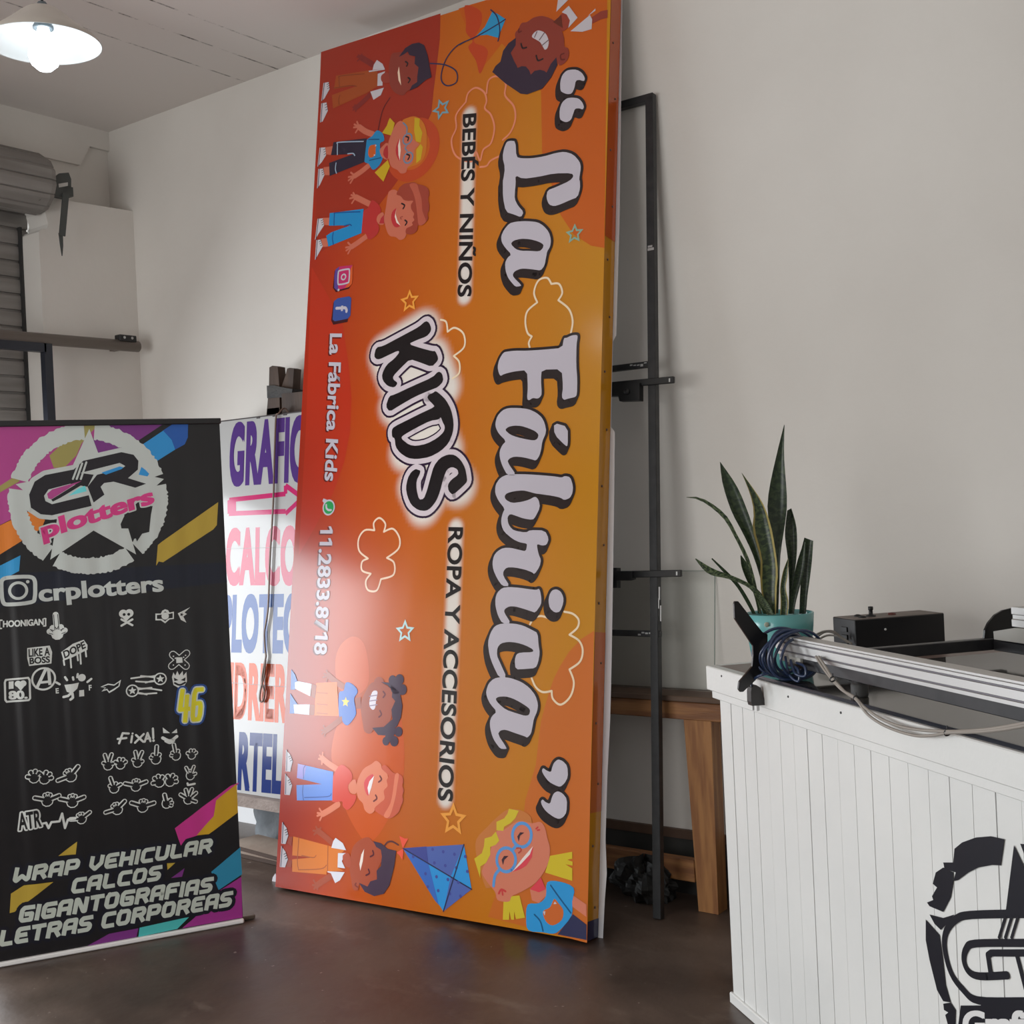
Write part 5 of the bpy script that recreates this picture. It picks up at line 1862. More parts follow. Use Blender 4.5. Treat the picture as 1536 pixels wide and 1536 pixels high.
# ------------------------------------------------------------------ black steel frame leaning on the wall
FY0, FY1, FZ1 = 3.925, 4.222, 3.18
fv = Vector((0, FY1 - FY0, FZ1)).normalized()
FP = Plane((0, FY0, 0), (1, 0, 0), fv)
steel = noise_mat('black_painted_steel', (.016, .017, .019, 1), (.03, .03, .032, 1), 20, .42, 4, .08)
scr = mat('scraped_bare_steel', (.5, .5, .5, 1), .4, .6)
frame = thing('steel_frame', 'tall thin black steel frame leaning on the wall, seen right of the orange sign', 'frame', (-2.5, 3.95, 0))
pb, pt_ = FP.uv(988, 1380), FP.uv(976, 147)
T_ = .03
f = MB()
f.beam(FP.pt((pb.x, .004), 0), FP.pt((pt_.x, pt_.y), 0), T_ * 1.15, T_, steel, (1, 0, 0), .002)
f.build('upright', frame)
XL = pt_.x - .95
f = MB()
f.beam(FP.pt((pb.x - .95, .004)), FP.pt((XL, pt_.y)), T_ * 1.15, T_, steel, (1, 0, 0), .002)
f.build('upright', frame)
f = MB()
f.beam(FP.pt((XL - T_ / 2, pt_.y)), FP.pt((pt_.x + T_ * .57, pt_.y)), T_, T_, steel, fv, .002)
f.build('top_rail', frame)
for (x, y) in ((978, 546), (991, 951)):
    u = FP.uv(x, y)
    f = MB()
    f.beam(FP.pt((u.x, u.y), -.001), FP.pt((u.x - .95, u.y), -.001), T_ * .8, T_ * .7, steel, fv, .002)
    for k in range(5):
        f.box(FP.pt((u.x - .03 - .016 * k, u.y + random.uniform(-.008, .004)), .0105), (.012, 0, 0), fv * random.uniform(.004, .01), FP.n * .0007, scr)
    f.build('rung', frame)
f = MB()
for (x, y), w, h in (((979, 375), .028, .01), ((978, 371), .02, .008), ((992, 890), .006, .05), ((994, 920), .005, .06), ((991, 905), .004, .04), ((981, 572), .014, .012)):
    u = FP.uv(x, y)
    f.box(FP.pt((u.x - w / 2, u.y - h / 2), T_ / 2), (w, 0, 0), fv * h, FP.n * .0008, scr)
f.build('scraped_paint', frame)
clamp_m = mat('clamp_black', (.012, .012, .013, 1), .45)
for i, (rod, body, lab) in enumerate((
        (((905, 581), (1016, 571)), [[(905, 578), (940, 577), (968, 577), (968, 603), (938, 604), (936, 596), (905, 597)]], 'upper black bar clamp gripping the steel frame beside the orange sign'),
        (((905, 863), (1027, 860)), [[(905, 853), (934, 852), (934, 882), (905, 882)], [(930, 857), (957, 857), (957, 869), (950, 871), (930, 871)]], 'lower black bar clamp gripping the steel frame beside the orange sign'))):
    u0, u1 = FP.uv(*rod[0]), FP.uv(*rod[1])
    cl = thing('bar_clamp', lab, 'clamp', FP.pt(u1), 'bar clamps on the steel frame')
    f = MB()
    f.beam(FP.pt(u0, .024), FP.pt(u1, .024), .026, .014, clamp_m, fv, .002)
    f.box(FP.pt(u1 - Vector((.02, .008)), .0312), (.006, 0, 0), fv * .014, FP.n * .0006, scr)
    f.build('bar', cl)
    for b2 in body:
        f = MB()
        f.prism([FP.pt(FP.uv(x, y), .045) for x, y in b2], FP.n * -.03, clamp_m)
        jw = f.build('jaw', cl)
    f = MB()
    c = FP.uv(950, 590) if i == 0 else FP.uv(920, 868)
    f.lathe(FP.pt(c, .045), [(.0, 0), (.012, 0), (.012, .01), (0, .012)], clamp_m, 12, FP.n)
    f.build('screw', jw)

# ------------------------------------------------------------------ wooden workbench, glass, bag
pine = noise_mat('orange_pine_wood', (.40, .185, .062, 1), (.26, .105, .035, 1), 5, .5, 7, .12, stretch=(7, 7, .7), lo=.4, hi=.62)
pine_h = noise_mat('orange_pine_wood_rail', (.34, .155, .055, 1), (.20, .08, .03, 1), 5, .5, 7, .12, stretch=(.7, 7, 7), lo=.4, hi=.62)
YB = 4.07
bench = thing('wooden_bench', 'low orange pine workbench against the wall between the orange sign and the white counter', 'bench', (-2.6, 4.14, 0))
xr = at_y(1076, 1050, YB).x + .12
f = MB()
f.box((-3.3, YB - .012, .805), (xr + 3.3, 0, 0), (0, Y_BACK - YB - .01, 0), (0, 0, .022), noise_mat('bench_top_dark', (.085, .05, .032, 1), (.14, .085, .055, 1), 6, .6, 5, stretch=(.5, 6, 6)), .003)
f.build('bench_top', bench)
f = MB()
f.box((-3.3, YB, .735), (xr + 3.3, 0, 0), (0, .035, 0), (0, 0, .068), pine_h, .003)
f.build('apron', bench)
f = MB()
pts = [at_y(x, y, YB + .004) for x, y in ((1025, 1070), (1066, 1072), (1077.5, 1369), (1048, 1366))]
pts[2].z = pts[3].z = 0.001
pts[0].z = pts[1].z = .735
f.prism(pts, (0, .075, 0), pine)
f.build('leg', bench)
f = MB()
f.prism([p - Vector((1.0, 0, 0)) for p in pts], (0, .075, 0), pine)
f.build('leg', bench)
s0, s1 = at_y(1041, 1291, YB + .02), at_y(1041, 1324, YB + .02)
f = MB()
f.box((-3.2, YB + .02, s1.z), (s0.x + 3.2, 0, 0), (0, .04, 0), (0, 0, s0.z - s1.z), pine_h, .003)
f.build('stretcher', bench)

gl = bpy.data.materials.new('thin_clear_glass')
gl.use_nodes = True
t = gl.node_tree
t.nodes.remove(t.nodes['Principled BSDF'])
tr = t.nodes.new('ShaderNodeBsdfTransparent')
tr.inputs[0].default_value = (.985, .992, .988, 1)
gs = t.nodes.new('ShaderNodeBsdfGlossy')
gs.inputs['Roughness'].default_value = .03
fr_ = t.nodes.new('ShaderNodeFresnel')
fr_.inputs[0].default_value = 1.3
ms = t.nodes.new('ShaderNodeMixShader')
t.links.new(fr_.outputs[0], ms.inputs[0])
t.links.new(tr.outputs[0], ms.inputs[1])
t.links.new(gs.outputs[0], ms.inputs[2])
t.links.new(ms.outputs[0], t.nodes['Material Output'].inputs[0])
f = MB()
g0, g1 = at_y(1068, 857, 4.22), at_y(1076, 1040, 4.18)
XGL = -2.95
gv2 = Vector((0, .05, g0.z - .828))
o0 = Vector((XGL, 4.19, .828))
f.box(o0, (g0.x - XGL, 0, 0), gv2, (0, .006, 0), gl)
pane = f.build('glass_sheet')
tag(pane, 'clear glass pane standing on the pine bench against the wall', 'glass pane')
f = MB()
ge = mat('glass_green_edge', (.30, .36, .33, 1), .25)
f.box(o0 + Vector((g0.x - XGL, 0, 0)), (.002, 0, 0), gv2, (0, .006, 0), ge)
f.box(o0 + gv2, (g0.x - XGL, 0, 0), gv2.normalized() * .002, (0, .006, 0), ge)
o = f.build('cut_edge', pane)

f = MB()
bag_m = noise_mat('black_plastic_bag', (.006, .006, .006, 1), (.016, .015, .014, 1), 7, .6, 5, .6, bscale=25)
bc = at_z(945, 1378)
vs, fs = [], []
NA, NB = 36, 20
rnd = random.Random(3)
ph = [rnd.uniform(0, 6.28) for _ in range(12)]
for j in range(NB + 1):
    th = math.pi * j / NB * .97 + .02
    for i in range(NA):
        a = 2 * math.pi * i / NA
        r = 1 + .16 * math.sin(3 * a + ph[0] + 2 * th) + .11 * math.sin(7 * a + ph[1] - 3 * th) + .09 * math.sin(11 * a + 5 * th + ph[2]) + .07 * math.sin(9 * th + 4 * a + ph[3])
        z_ = .095 + .1 * math.cos(th) * r
        vs.append((bc.x - .05 + .125 * math.sin(th) * math.cos(a) * r, 4.085 + .06 * math.sin(th) * math.sin(a) * r, max(.002, z_ * .85)))
for j in range(NB):
    for i in range(NA):
        fs.append((j * NA + i, (j + 1) * NA + i, (j + 1) * NA + (i + 1) % NA, j * NA + (i + 1) % NA))
f.add(vs, fs, bag_m, False)
tag(f.build('plastic_bag'), 'crumpled dark plastic bag on the floor under the pine bench', 'bag')

# ------------------------------------------------------------------ roller shutter, rail and door frame on the left wall
galv = noise_mat('grey_galvanised_slats', (.23, .218, .205, 1), (.32, .305, .29, 1), 3, .5, 6, .12, metal=.25, stretch=(1, .6, 6))
shutter = thing('roller_shutter', 'grey metal roller shutter rolled half up over the doorway in the left wall', 'roller shutter', (-5.9, 1.55, 2.08))
f = MB()
prof, z, PITCH_S = [], 3.36, .088
while z > 2.1:
    prof += [(.006, z), (.0078, z - .018), (.0082, z - .036), (.0078, z - .054), (.006, z - .073), (-.007, z - .075), (-.007, z - .085), (.004, z - .0865)]
    z -= PITCH_S
Y0, Y1 = -.58, 3.70
XS = -5.905
vs = [(XS + x, y, zz_) for y in (Y0, Y1) for x, zz_ in prof]
n = len(prof)
f.add(vs, [(i, i + 1, n + i + 1, n + i) for i in range(n - 1)], galv)
f.build('curtain', shutter)
f = MB()
f.box((XS - .012, Y0, z - .03), (.03, 0, 0), (0, Y1 - Y0, 0), (0, 0, .06), mat('shutter_bottom_bar', (.1, .1, .1, 1), .5, .4), .004)
f.build('bottom_bar', shutter)
f = MB()
f.box((-5.905, 3.640, 0), (.03, 0, 0), (0, .012, 0), (0, 0, 3.2), mat('dark_guide_channel', (.03, .03, .03, 1), .6))
f.build('guide_channel', shutter)
f = MB()
RC, RR = Vector((-5.745, 0, 3.405)), .158
vs, fs = [], []
steps = []
for k in range(13):
    a = 2 * math.pi * k / 13
    steps += [(a, RR), (a + .30, RR * 1.03), (a + .42, RR * 1.0), (a + .45, RR * .955)]
m_ = len(steps)
YE1 = 3.69
for y, kx in ((-.62, 1), (YE1 - .03, 1), (YE1, .93)):
    for a, r in steps:
        vs.append((RC.x + r * kx * math.cos(a), y, RC.z + r * kx * math.sin(a)))
for i in range(2):
    for k in range(m_):
        fs.append((i * m_ + k, i * m_ + (k + 1) % m_, (i + 1) * m_ + (k + 1) % m_, (i + 1) * m_ + k))
fs.append(tuple(2 * m_ + k for k in range(m_)))
f.add(vs, fs, galv)
f.build('rolled_slats', shutter)
f = MB()
brk = mat('bracket_green_grey', (.085, .092, .09, 1), .5, .3)
XB = -5.60
bq = (0, 0, 3.2)


def pxx(pts, X):
    return [at_x(x / 3.2, y / 3.2, X) for x, y in pts]


f.prism(pxx([(262, 850), (285, 832), (330, 828), (342, 860), (342, 905), (322, 945), (300, 945), (230, 948), (188, 962), (230, 925)], XB - .03), (-.008, 0, 0), brk)
f.beam(*pxx([(316, 930), (298, 1130)], XB - .02), .035, .008, brk, (0, 1, 0))
f.prism(pxx([(284, 1118), (302, 1112), (304, 1180), (300, 1228), (292, 1180)], XB - .022), (-.008, 0, 0), brk)
f.tube([(RC.x, YE1 - .02, RC.z), (RC.x, YE1 + .13, RC.z)], .03, brk, 12)
f.box((-5.72, YE1 + .06, RC.z - .06), (.09, 0, 0), (0, .06, 0), (0, 0, .05), brk)
brk_o = f.build('bracket', shutter)
f = MB()
f.prism(pxx([(281, 882), (326, 875), (326, 892), (283, 900)], XB - .028), (-.001, 0, 0), mat('pale_sticker', (.6, .6, .58, 1), .6))
f.build('bracket_sticker', brk_o)
f = MB()
ra_, rb_ = at_x(0, 503.5, -5.6), at_x(207, 520, -5.6)
f2 = thing('wall_rail', 'long brown grey metal rail fixed across the left wall and shutter', 'rail', (rb_.x, 2.3, rb_.z))
slope = (rb_ - ra_) / (rb_.y - ra_.y)
pipe_m = mat('brown_grey_pipe', (.20, .17, .15, 1), .45, .3)
st_ = rb_ - slope * 4.6
f.tube([st_, rb_ - slope * .0], .031, pipe_m, 14)
f.build('tube', f2)
f = MB()
hg = at_x(188, 513, -5.6)
f.box(hg + Vector((-.02, -.055, .0)), (.05, 0, 0), (0, .11, 0), (0, 0, .035), clamp_m, .004)
for d in (-.025, .025):
    f.lathe(hg + Vector((.03, d, .02)), [(0, .002), (.007, .002), (.008, 0)], scr, 10, (1, 0, 0))
f.build('hinge_bracket', f2)
f = MB()
f.box((-5.72, rb_.y - .10, rb_.z - .02), (.1, 0, 0), (0, .03, 0), (0, 0, .04), pipe_m)
f.build('wall_bracket', f2)
df = thing('door_frame', 'dark blue black metal door frame in the shutter opening behind the roll-up banner', 'frame', (-5.6, 2.5, 0))
blue_m = mat('dark_blue_metal', (.018, .022, .034, 1), .4)
f = MB()
p1, p2 = at_x(66, 520, -5.6), at_x(76, 632, -5.6)
f.box((-5.62, p1.y - .01, 0), (.04, 0, 0), (0, .045, 0), (0, 0, p1.z + .015), blue_m)
f.build('post', df)
f = MB()
f.box((-5.62, 2.2, p1.z - .03), (.04, 0, 0), (0, p1.y - 2.2, 0), (0, 0, .045), blue_m)
f.build('lintel', df)
f = MB()
f.box((-5.62, 2.2, 0), (.04, 0, 0), (0, .045, 0), (0, 0, p1.z), blue_m)
f.build('post', df)

# ------------------------------------------------------------------ pendant lamp
LC = hit(66, 66, FW, FW.dot(CAM) + 3.6)
LR = .166
lamp = thing('pendant_lamp', 'cone shaped white enamel pendant lamp hanging lit from the ceiling', 'lamp', (LC.x, LC.y, LC.z))
sh_o = mat('enamel_cream_outside', (.50, .46, .41, 1), .35)
sh_i = mat('enamel_white_inside', (.70, .72, .72, 1), .3)
f = MB()
prof = [(LR, 0), (LR - .006, .012), (.128, .036), (.096, .062), (.066, .088), (.048, .102), (.034, .108), (.02, .111)]
f.lathe(LC, prof, sh_o, 56)
prof_i = [(LR - .002, -.001), (LR - .010, .010), (.124, .033), (.092, .058), (.062, .084), (.045, .097), (.015, .104)]
f.lathe(LC, prof_i[::-1], sh_i, 56)
f.lathe(LC, [(LR, 0), (LR + .001, -.002), (LR - .002, -.001)], sh_i, 56)
f.build('shade', lamp)
f = MB()
f.lathe(LC, [(.0, .125), (.012, .125), (.02, .11), (.023, .09), (.024, .062), (.03, .052), (.03, .046), (.02, .046)], mat('socket_blue_grey', (.10, .13, .15, 1), .5), 20)
sock = f.build('socket', lamp)
f = MB()
em = bpy.data.materials.new('lit_bulb')
em.use_nodes = True
eb = em.node_tree.nodes['Principled BSDF']
eb.inputs['Emission Color'].default_value = (.86, .95, 1, 1)
eb.inputs['Emission Strength'].default_value = 9
f.lathe(LC, [(.016, .05), (.02, .03), (.034, .008), (.044, -.018), (.046, -.04), (.038, -.062), (.02, -.078), (0, -.082)], em, 28)
f.build('bulb', sock)
f = MB()
f.tube([LC + Vector((0, 0, .12)), LC + Vector((0, 0, H_CEIL - LC.z - .02))], .004, clamp_m, 8)
f.build('cord', lamp)
f = MB()
f.lathe(LC + Vector((0, 0, H_CEIL - LC.z)), [(.045, 0), (.04, -.02), (.01, -.035), (0, -.035)], sh_o, 20)
f.build('ceiling_rose', lamp)
# ------------------------------------------------------------------ white planked counter
CA = Vector((-1.725, 3.379, 0))
E1 = Vector((.783, -.622, 0)).normalized()
E2 = Vector((-E1.y, E1.x, 0))
ZV = Vector((0, 0, 1))


def P3(s, t_, z):
    return CA + E1 * s + E2 * t_ + ZV * z


def on_t(x, y, t_):
    return hit(x, y, E2, E2.dot(CA) + t_)


def on_s(x, y, s_):
    return hit(x, y, E1, E1.dot(CA) + s_)


CL, CD = 2.5, .92
counter = thing('shop_counter', 'white painted counter clad in upright planks with a large black round logo', 'counter', P3(CL / 2, CD / 2, 0))
cw = noise_mat('white_counter_paint', (.74, .745, .73, 1), (.66, .67, .66, 1), 2.2, .42, 5, .1, .5, bscale=40, lo=.4, hi=.8)
gap_m = mat('plank_gap', (.10, .105, .12, 1), .8)
f = MB()
f.box(P3(.004, .006, .004), E1 * (CL - .008), E2 * (CD - .012), ZV * .96, gap_m)
f.build('carcass', counter)
f = MB()
rnd = random.Random(11)
s = 0.0
WID = .078
k = 0
while s < CL - .01:
    w = min(WID, CL - s)
    gp = rnd.choice((.0020, .0028, .0034, .0042))
    d = rnd.uniform(0, .0012)
    if k % 2:
        gp *= .6
    f.box(P3(s, -.001 - d, .012 + rnd.uniform(0, .004)), E1 * (w - gp), E2 * .006, ZV * .962, cw)
    s += w
    k += 1
f.build('front_planks', counter)
f = MB()
f.box(P3(-.001, 0, .01), E1 * .005, E2 * CD, ZV * .962, cw)
f.build('end_panel', counter)
f = MB()
f.box(P3(CL - .004, 0, .01), E1 * .006, E2 * CD, ZV * 1.035, cw)
f.build('end_panel', counter)
f = MB()
f.box(P3(-.062, -.018, .975), E1 * (CL + .062), E2 * .035, ZV * .076, cw, .003)
f.box(P3(-.062, .017, .975), E1 * .03, E2 * (CD - .03), ZV * .076, cw, .003)
f.box(P3(-.036, -.012, .952), E1 * (CL + .03), E2 * .03, ZV * .025, cw, .002)
f.build('top_moulding', counter)
f = MB()
f.box(P3(-.012, -.011, 0), E1 * (CL * .9), E2 * .012, ZV * .034, cw, .003)
f.build('base_board', counter)
f = MB()
nm = mat('nail_dark', (.04, .04, .045, 1), .5)
for x, y in ((1082, 1014), (1182, 1045), (1261, 1069), (1397, 1141), (1240, 1092)):
    p = on_t(x, y, -.019 if y < 1100 and x != 1240 else -.002)
    f.lathe(p, [(0, .001), (.003, .001), (.0035, -.001)], nm, 8, -E2)
f.build('nail', counter)
f = MB()
tb = noise_mat('brown_counter_board', (.15, .085, .07, 1), (.24, .19, .17, 1), 5, .4, 6, .05)
f.box(P3(-.06, -.01, 1.046), E1 * (CL + .06), E2 * CD, ZV * .0045, tb)
f.build('top_board', counter)
glass_t = noise_mat('dark_reflective_glass', (.030, .028, .026, 1), (.07, .065, .058, 1), 3.2, .05, 5, 0, .6, rough2=.16)
gtop = MB()
gtop.box(P3(.24, .0, 1.0515), E1 * (CL - .25), E2 * (CD - .04), ZV * .0085, glass_t, .001)
gtop.box(P3(.235, -.006, 1.0515), E1 * (CL - .245), E2 * .006, ZV * .0095, mat('black_glass_edge', (.012, .014, .022, 1), .2))
tag(gtop.build('glass_sheet'), 'dark reflective glass sheet lying on the white counter', 'glass sheet')
ZG = 1.0602
# round logo
CP = Plane(P3(0, -.0035, 0), E1, ZV)
A = Art(CP)
Q1 = (1040, 960, 2.667)
ink = mat('logo_blue_black', rgb(15, 15, 26, 1.0), .4, 0, .3)
A.fill([(1040, 890), (1045, 835), (1075, 810), (1130, 790), (1190, 785), (1245, 797), (1230, 902), (1195, 900), (1140, 910), (1100, 930), (1060, 960), (1040, 965), (1050, 930), (1005, 915), (1000, 890)], Q1, ink, 1)
A.fill([(1000, 910), (1040, 930), (1040, 970), (1030, 1030), (1000, 1088), (945, 1065), (935, 1050), (960, 1040), (955, 1025), (975, 990), (958, 975), (970, 930)], Q1, ink, 1)
A.fill([(930, 1118), (985, 1180), (998, 1270), (1010, 1380), (1030, 1450), (1000, 1445), (975, 1400), (945, 1280), (930, 1200)], Q1, ink, 1)
A.fill([(1000, 1455), (1030, 1450), (1050, 1480), (1048, 1545), (1020, 1545), (1008, 1500), (1020, 1490), (1003, 1480)], Q1, ink, 1)
A.fill([(945, 1098), (1000, 1112), (1045, 1098), (1010, 1140), (990, 1160), (965, 1135)], Q1, ink, 1)
A.stroke([(1420, 1095), (1323, 1095), (1110, 1100), (1050, 1118), (1012, 1165), (1005, 1230), (1030, 1330), (1080, 1400), (1140, 1442), (1323, 1447), (1420, 1447)], Q1, .017, ink, 1, False, 4)
A.stroke([(1420, 1213), (1323, 1212), (1130, 1214), (1092, 1235), (1082, 1280), (1100, 1325), (1145, 1345), (1256, 1341)], Q1, .016, ink, 1, False, 4)
A.stroke([(1190, 1340), (1178, 1262), (1192, 1252), (1420, 1252)], Q1, .014, ink, 1)
A.stroke([(1295, 1265), (1330, 1400)], Q1, .012, ink, 1, False, 0, False)
A.fill([(1283, 820), (1250, 1085), (1420, 1085), (1390, 1060), (1323, 905)], Q1, ink, 1)
A.fill([(1308, 815), (1340, 900), (1420, 1000), (1420, 850), (1360, 820)], Q1, ink, 1)
for x in (1222, 1247, 1272):
    A.stroke([(x + 28, 1104), (x, 1195)], Q1, .007, ink, 2, False, 0, False)
A.fill([(1070, 1462), (1150, 1462), (1160, 1440), (1420, 1440), (1420, 1640), (1045, 1640), (1060, 1540)], Q1, ink, 1)
A.text('Grafic', (1078, 1580), (1400, 1590), (1078, 1482), Q1, mat('logo_white', (.7, .7, .7, 1), .4), 3, .045, space=.95)
A.build('round_logo', counter)

# ------------------------------------------------------------------ cutting machine on the counter
alu = mat('brushed_aluminium', (.50, .49, .48, 1), .42, .75)
alu2 = mat('grooved_aluminium_shadow', (.16, .15, .17, 1), .4, .6)
blk_s = noise_mat('black_machine_steel', (.014, .014, .017, 1), (.028, .027, .03, 1), 14, .38, 4)
machine = thing('cutting_machine', 'aluminium and black steel cutting machine frame lying on the glass counter top', 'machine', P3(1.2, .35, ZG))
SL = .345
f = MB()


def profile_rail(q, s0, s1, t0, z0, w, h):
    """extruded rail with lengthwise grooves on its front face"""
    pts = [(t0, z0), (t0, z0 + h * .16), (t0 + .003, z0 + h * .19), (t0 + .003, z0 + h * .24), (t0, z0 + h * .27), (t0, z0 + h * .62), (t0 + .003, z0 + h * .65), (t0 + .003, z0 + h * .70), (t0, z0 + h * .73),
           (t0, z0 + h * .86), (t0 + .0025, z0 + h * .885), (t0, z0 + h * .91), (t0, z0 + h), (t0 + w, z0 + h), (t0 + w, z0)]
    q.prism([P3(s0, a, b2) for a, b2 in pts], E1 * (s1 - s0), alu)
    for a, b2 in ((.19, .24), (.65, .70)):
        q.box(P3(s0, t0 + .0022, z0 + h * a), E1 * (s1 - s0), E2 * .0005, ZV * h * (b2 - a), alu2)


profile_rail(f, SL, 2.35, .02, 1.131, .045, .052)
f.build('front_rail', machine)
f = MB()
f.box(P3(SL + .04, .03, 1.099), E1 * 1.95, E2 * .03, ZV * .032, blk_s, .002)
f.build('front_beam', machine)
f = MB()
f.box(P3(SL + .015, .022, 1.112), E1 * .12, E2 * .035, ZV * .019, mat('grey_end_block', (.42, .41, .38, 1), .5), .001)
f.build('end_block', machine)
f = MB()
Z4_ = (1080, 880, 5.908)
plate = [(122, 128), (150, 128), (165, 145), (300, 320), (365, 400), (410, 420), (410, 700), (385, 730), (300, 830), (195, 928), (170, 930), (152, 905), (160, 840), (275, 705), (285, 600), (280, 520), (200, 400), (120, 280), (115, 150)]
f.prism([on_s(Z4_[0] + x / Z4_[2], Z4_[1] + y / Z4_[2], SL - .008) for x, y in plate], E1 * .008, mat('black_acrylic_plate', (.006, .006, .007, 1), .3))
epl = f.build('end_plate', machine)
f = MB()
for x, y in ((412, 528), (412, 645), (393, 735)):
    f.lathe(on_s(Z4_[0] + x / Z4_[2], Z4_[1] + y / Z4_[2], SL - .004), [(0, -.006), (.004, -.006), (.004, .004)], scr, 10, E1)
f.build('screw', epl)
for s_ in (.742, 1.9):
    f = MB()
    f.lathe(P3(s_, .044, ZG), [(0, 0), (.020, 0), (.022, .004), (.022, .03), (.019, .034), (.012, .036), (.012, .042)], mat('rubber_grey', (.055, .055, .055, 1), .6), 20)
    f.build('rubber_foot', machine)
f = MB()
f.box(P3(SL + .012, .06, 1.092), E1 * .032, E2 * .69, ZV * .034, blk_s, .002)
f.build('side_beam', machine)
f = MB()
f.box(P3(2.2, .06, 1.092), E1 * .032, E2 * .69, ZV * .034, blk_s, .002)
f.build('side_beam', machine)
f = MB()
TB = .72
zt = on_t(1530, 912, TB - .025).z
zb = on_t(1530, 941, TB - .025).z
prz = [(TB - .025, zb), (TB - .025, zb + (zt - zb) * .35), (TB - .021, zb + (zt - zb) * .4), (TB - .021, zb + (zt - zb) * .6), (TB - .025, zb + (zt - zb) * .65), (TB - .025, zt), (TB + .02, zt), (TB + .02, zb)]
S_BR = (on_t(1517, 920, TB - .025) - CA).dot(E1)
f.prism([P3(S_BR, a, b2) for a, b2 in prz], E1 * 1.8, alu)
f.build('back_rail', machine)
f = MB()
pl2 = [(1474, 957), (1475, 945), (1480, 934), (1490, 922), (1502, 915), (1515, 912), (1560, 912), (1560, 957)]
f.prism([on_s(x, y, SL + .02) for x, y in pl2], E1 * .008, mat('black_acrylic_plate', (.006, .006, .007, 1), .3))
f.build('end_plate', machine)
f = MB()
f.prism([on_t(x, y, TB - .035) for x, y in ((1490, 947), (1521, 942), (1620, 952), (1620, 978), (1491, 959))], E2 * .05, mat('grey_end_block', (.42, .41, .38, 1), .5))
f.build('carriage_block', machine)
f = MB()
f.box(P3(SL + .05, TB - .02, 1.092), E1 * 1.85, E2 * .03, ZV * .03, blk_s, .002)
f.build('back_beam', machine)

# control box
bx = thing('control_box', 'black electronics box with a switch on top, behind the aluminium rail on the counter', 'control box', P3(-.015, .6, ZG))
f = MB()
blk_b = mat('black_enclosure', (.008, .008, .010, 1), .32)
f.box(P3(-.075, .445, ZG), E1 * .135, E2 * .325, ZV * .112, blk_b, .002)
f.build('enclosure', bx)
f = MB()
f.box(P3(-.073, .447, ZG + .112), E1 * .131, E2 * .321, ZV * .0012, noise_mat('dusty_brown_lid', (.10, .075, .06, 1), (.17, .125, .105, 1), 14, .5, 4))
lid = f.build('lid', bx)
f = MB()
f.lathe(P3(.0, .54, ZG + .113), [(.016, 0), (.016, .004), (.007, .006), (.006, .02), (.008, .022), (.008, .032), (0, .033)], clamp_m, 16)
f.build('joystick', lid)
for s_, t_ in ((-.03, .51), (.015, .50)):
    f = MB()
    f.lathe(P3(s_, t_, ZG + .113), [(.012, 0), (.012, .004), (.004, .007), (0, .007)], clamp_m, 12)
    f.build('button', lid)
f = MB()
f.lathe(P3(-.005, .62, ZG + .113), [(.014, 0), (.012, .006), (0, .008)], mat('dark_red_button', (.10, .02, .015, 1), .4), 14)
f.build('button', lid)
f = MB()
f.lathe(on_s(1328, 944, .0602), [(0, .002), (.0035, .002), (.004, 0)], mat('white_light_lens', (.8, .8, .8, 1), .3), 10, E1)
f.build('indicator', bx)
f = MB()
for y in (.02, .045, .07):
    f.box(P3(-.02, .441, ZG + y), E1 * .035, E2 * .005, ZV * .016, clamp_m, .001)
f.build('socket_row', bx)

# ------------------------------------------------------------------ cables on the counter
cord = thing('power_cord', 'dark blue power cord coiled round the rail end with its plug hanging down', 'cord', P3(.4, .03, ZG))
cb = mat('blue_black_cord', (.018, .034, .085, 1), .28, 0, .7)
f = MB()
rnd = random.Random(5)
pts = []
NL = 10
for i in range(NL * 14):
    a = 2 * math.pi * i / 14
    k = i / 14
    ra2 = .066 + .014 * math.sin(k * 1.7) + .004 * rnd.random()
    rb2 = .062 + .012 * math.cos(k * 2.3) + .004 * rnd.random()
    tilt = .03 * math.sin(k * 2.9) * math.cos(a + k)
    pts.append(P3(.350 + .008 * k * 1.3 + tilt, .034 + ra2 * math.cos(a), max(ZG + .008, 1.137 + rb2 * math.sin(a) - .01)))
f.tube(catmull(pts, 3), .0042, cb, 6)
for (x0, y0, x1, y1, x2, y2) in ((1178, 985, 1198, 1022, 1185, 1004), (1186, 990, 1208, 1014, 1195, 1000)):
    f.tube(catmull([on_t(x0, y0, .015), on_t((x0 + x1) / 2 - 4, (y0 + y1) / 2 + 8, .002), on_t(x1, y1, .006), on_t(x2 + 12, y2, .01), on_t(x2, y2 - 6, .02)], 6), .004, cb, 6)
f.build('coil', cord)
f = MB()
sp_ = SL - .0
f.tube(catmull([P3(.38, -.01, ZG + .02), P3(.37, -.045, 1.075), on_s(1128, 1022, SL - .02), on_s(1128, 1032, SL - .02)], 5), .0042, cb, 6)
f.build('lead', cord)
f = MB()
pg = [(245, 885), (285, 862), (325, 885), (345, 960), (368, 1020), (362, 1038), (250, 1045), (240, 1010), (238, 920)]
f.prism([on_s(Z4_[0] + x / Z4_[2], Z4_[1] + y / Z4_[2], SL - .035) for x, y in pg], E1 * .026, mat('plug_charcoal', (.03, .028, .028, 1), .5))
plug_o = f.build('plug', cord)
for x in (297, 343, 318):
    f = MB()
    a, b2 = on_s(Z4_[0] + (x - 4) / Z4_[2], Z4_[1] + 1030 / Z4_[2], SL - .022), on_s(Z4_[0] + x / Z4_[2], Z4_[1] + 1097 / Z4_[2], SL - .022)
    if x == 318:
        a, b2 = a + E1 * .012, b2 + E1 * .012
    f.beam(a, b2, .0055, .0016, scr, E2)
    f.build('prong', plug_o)
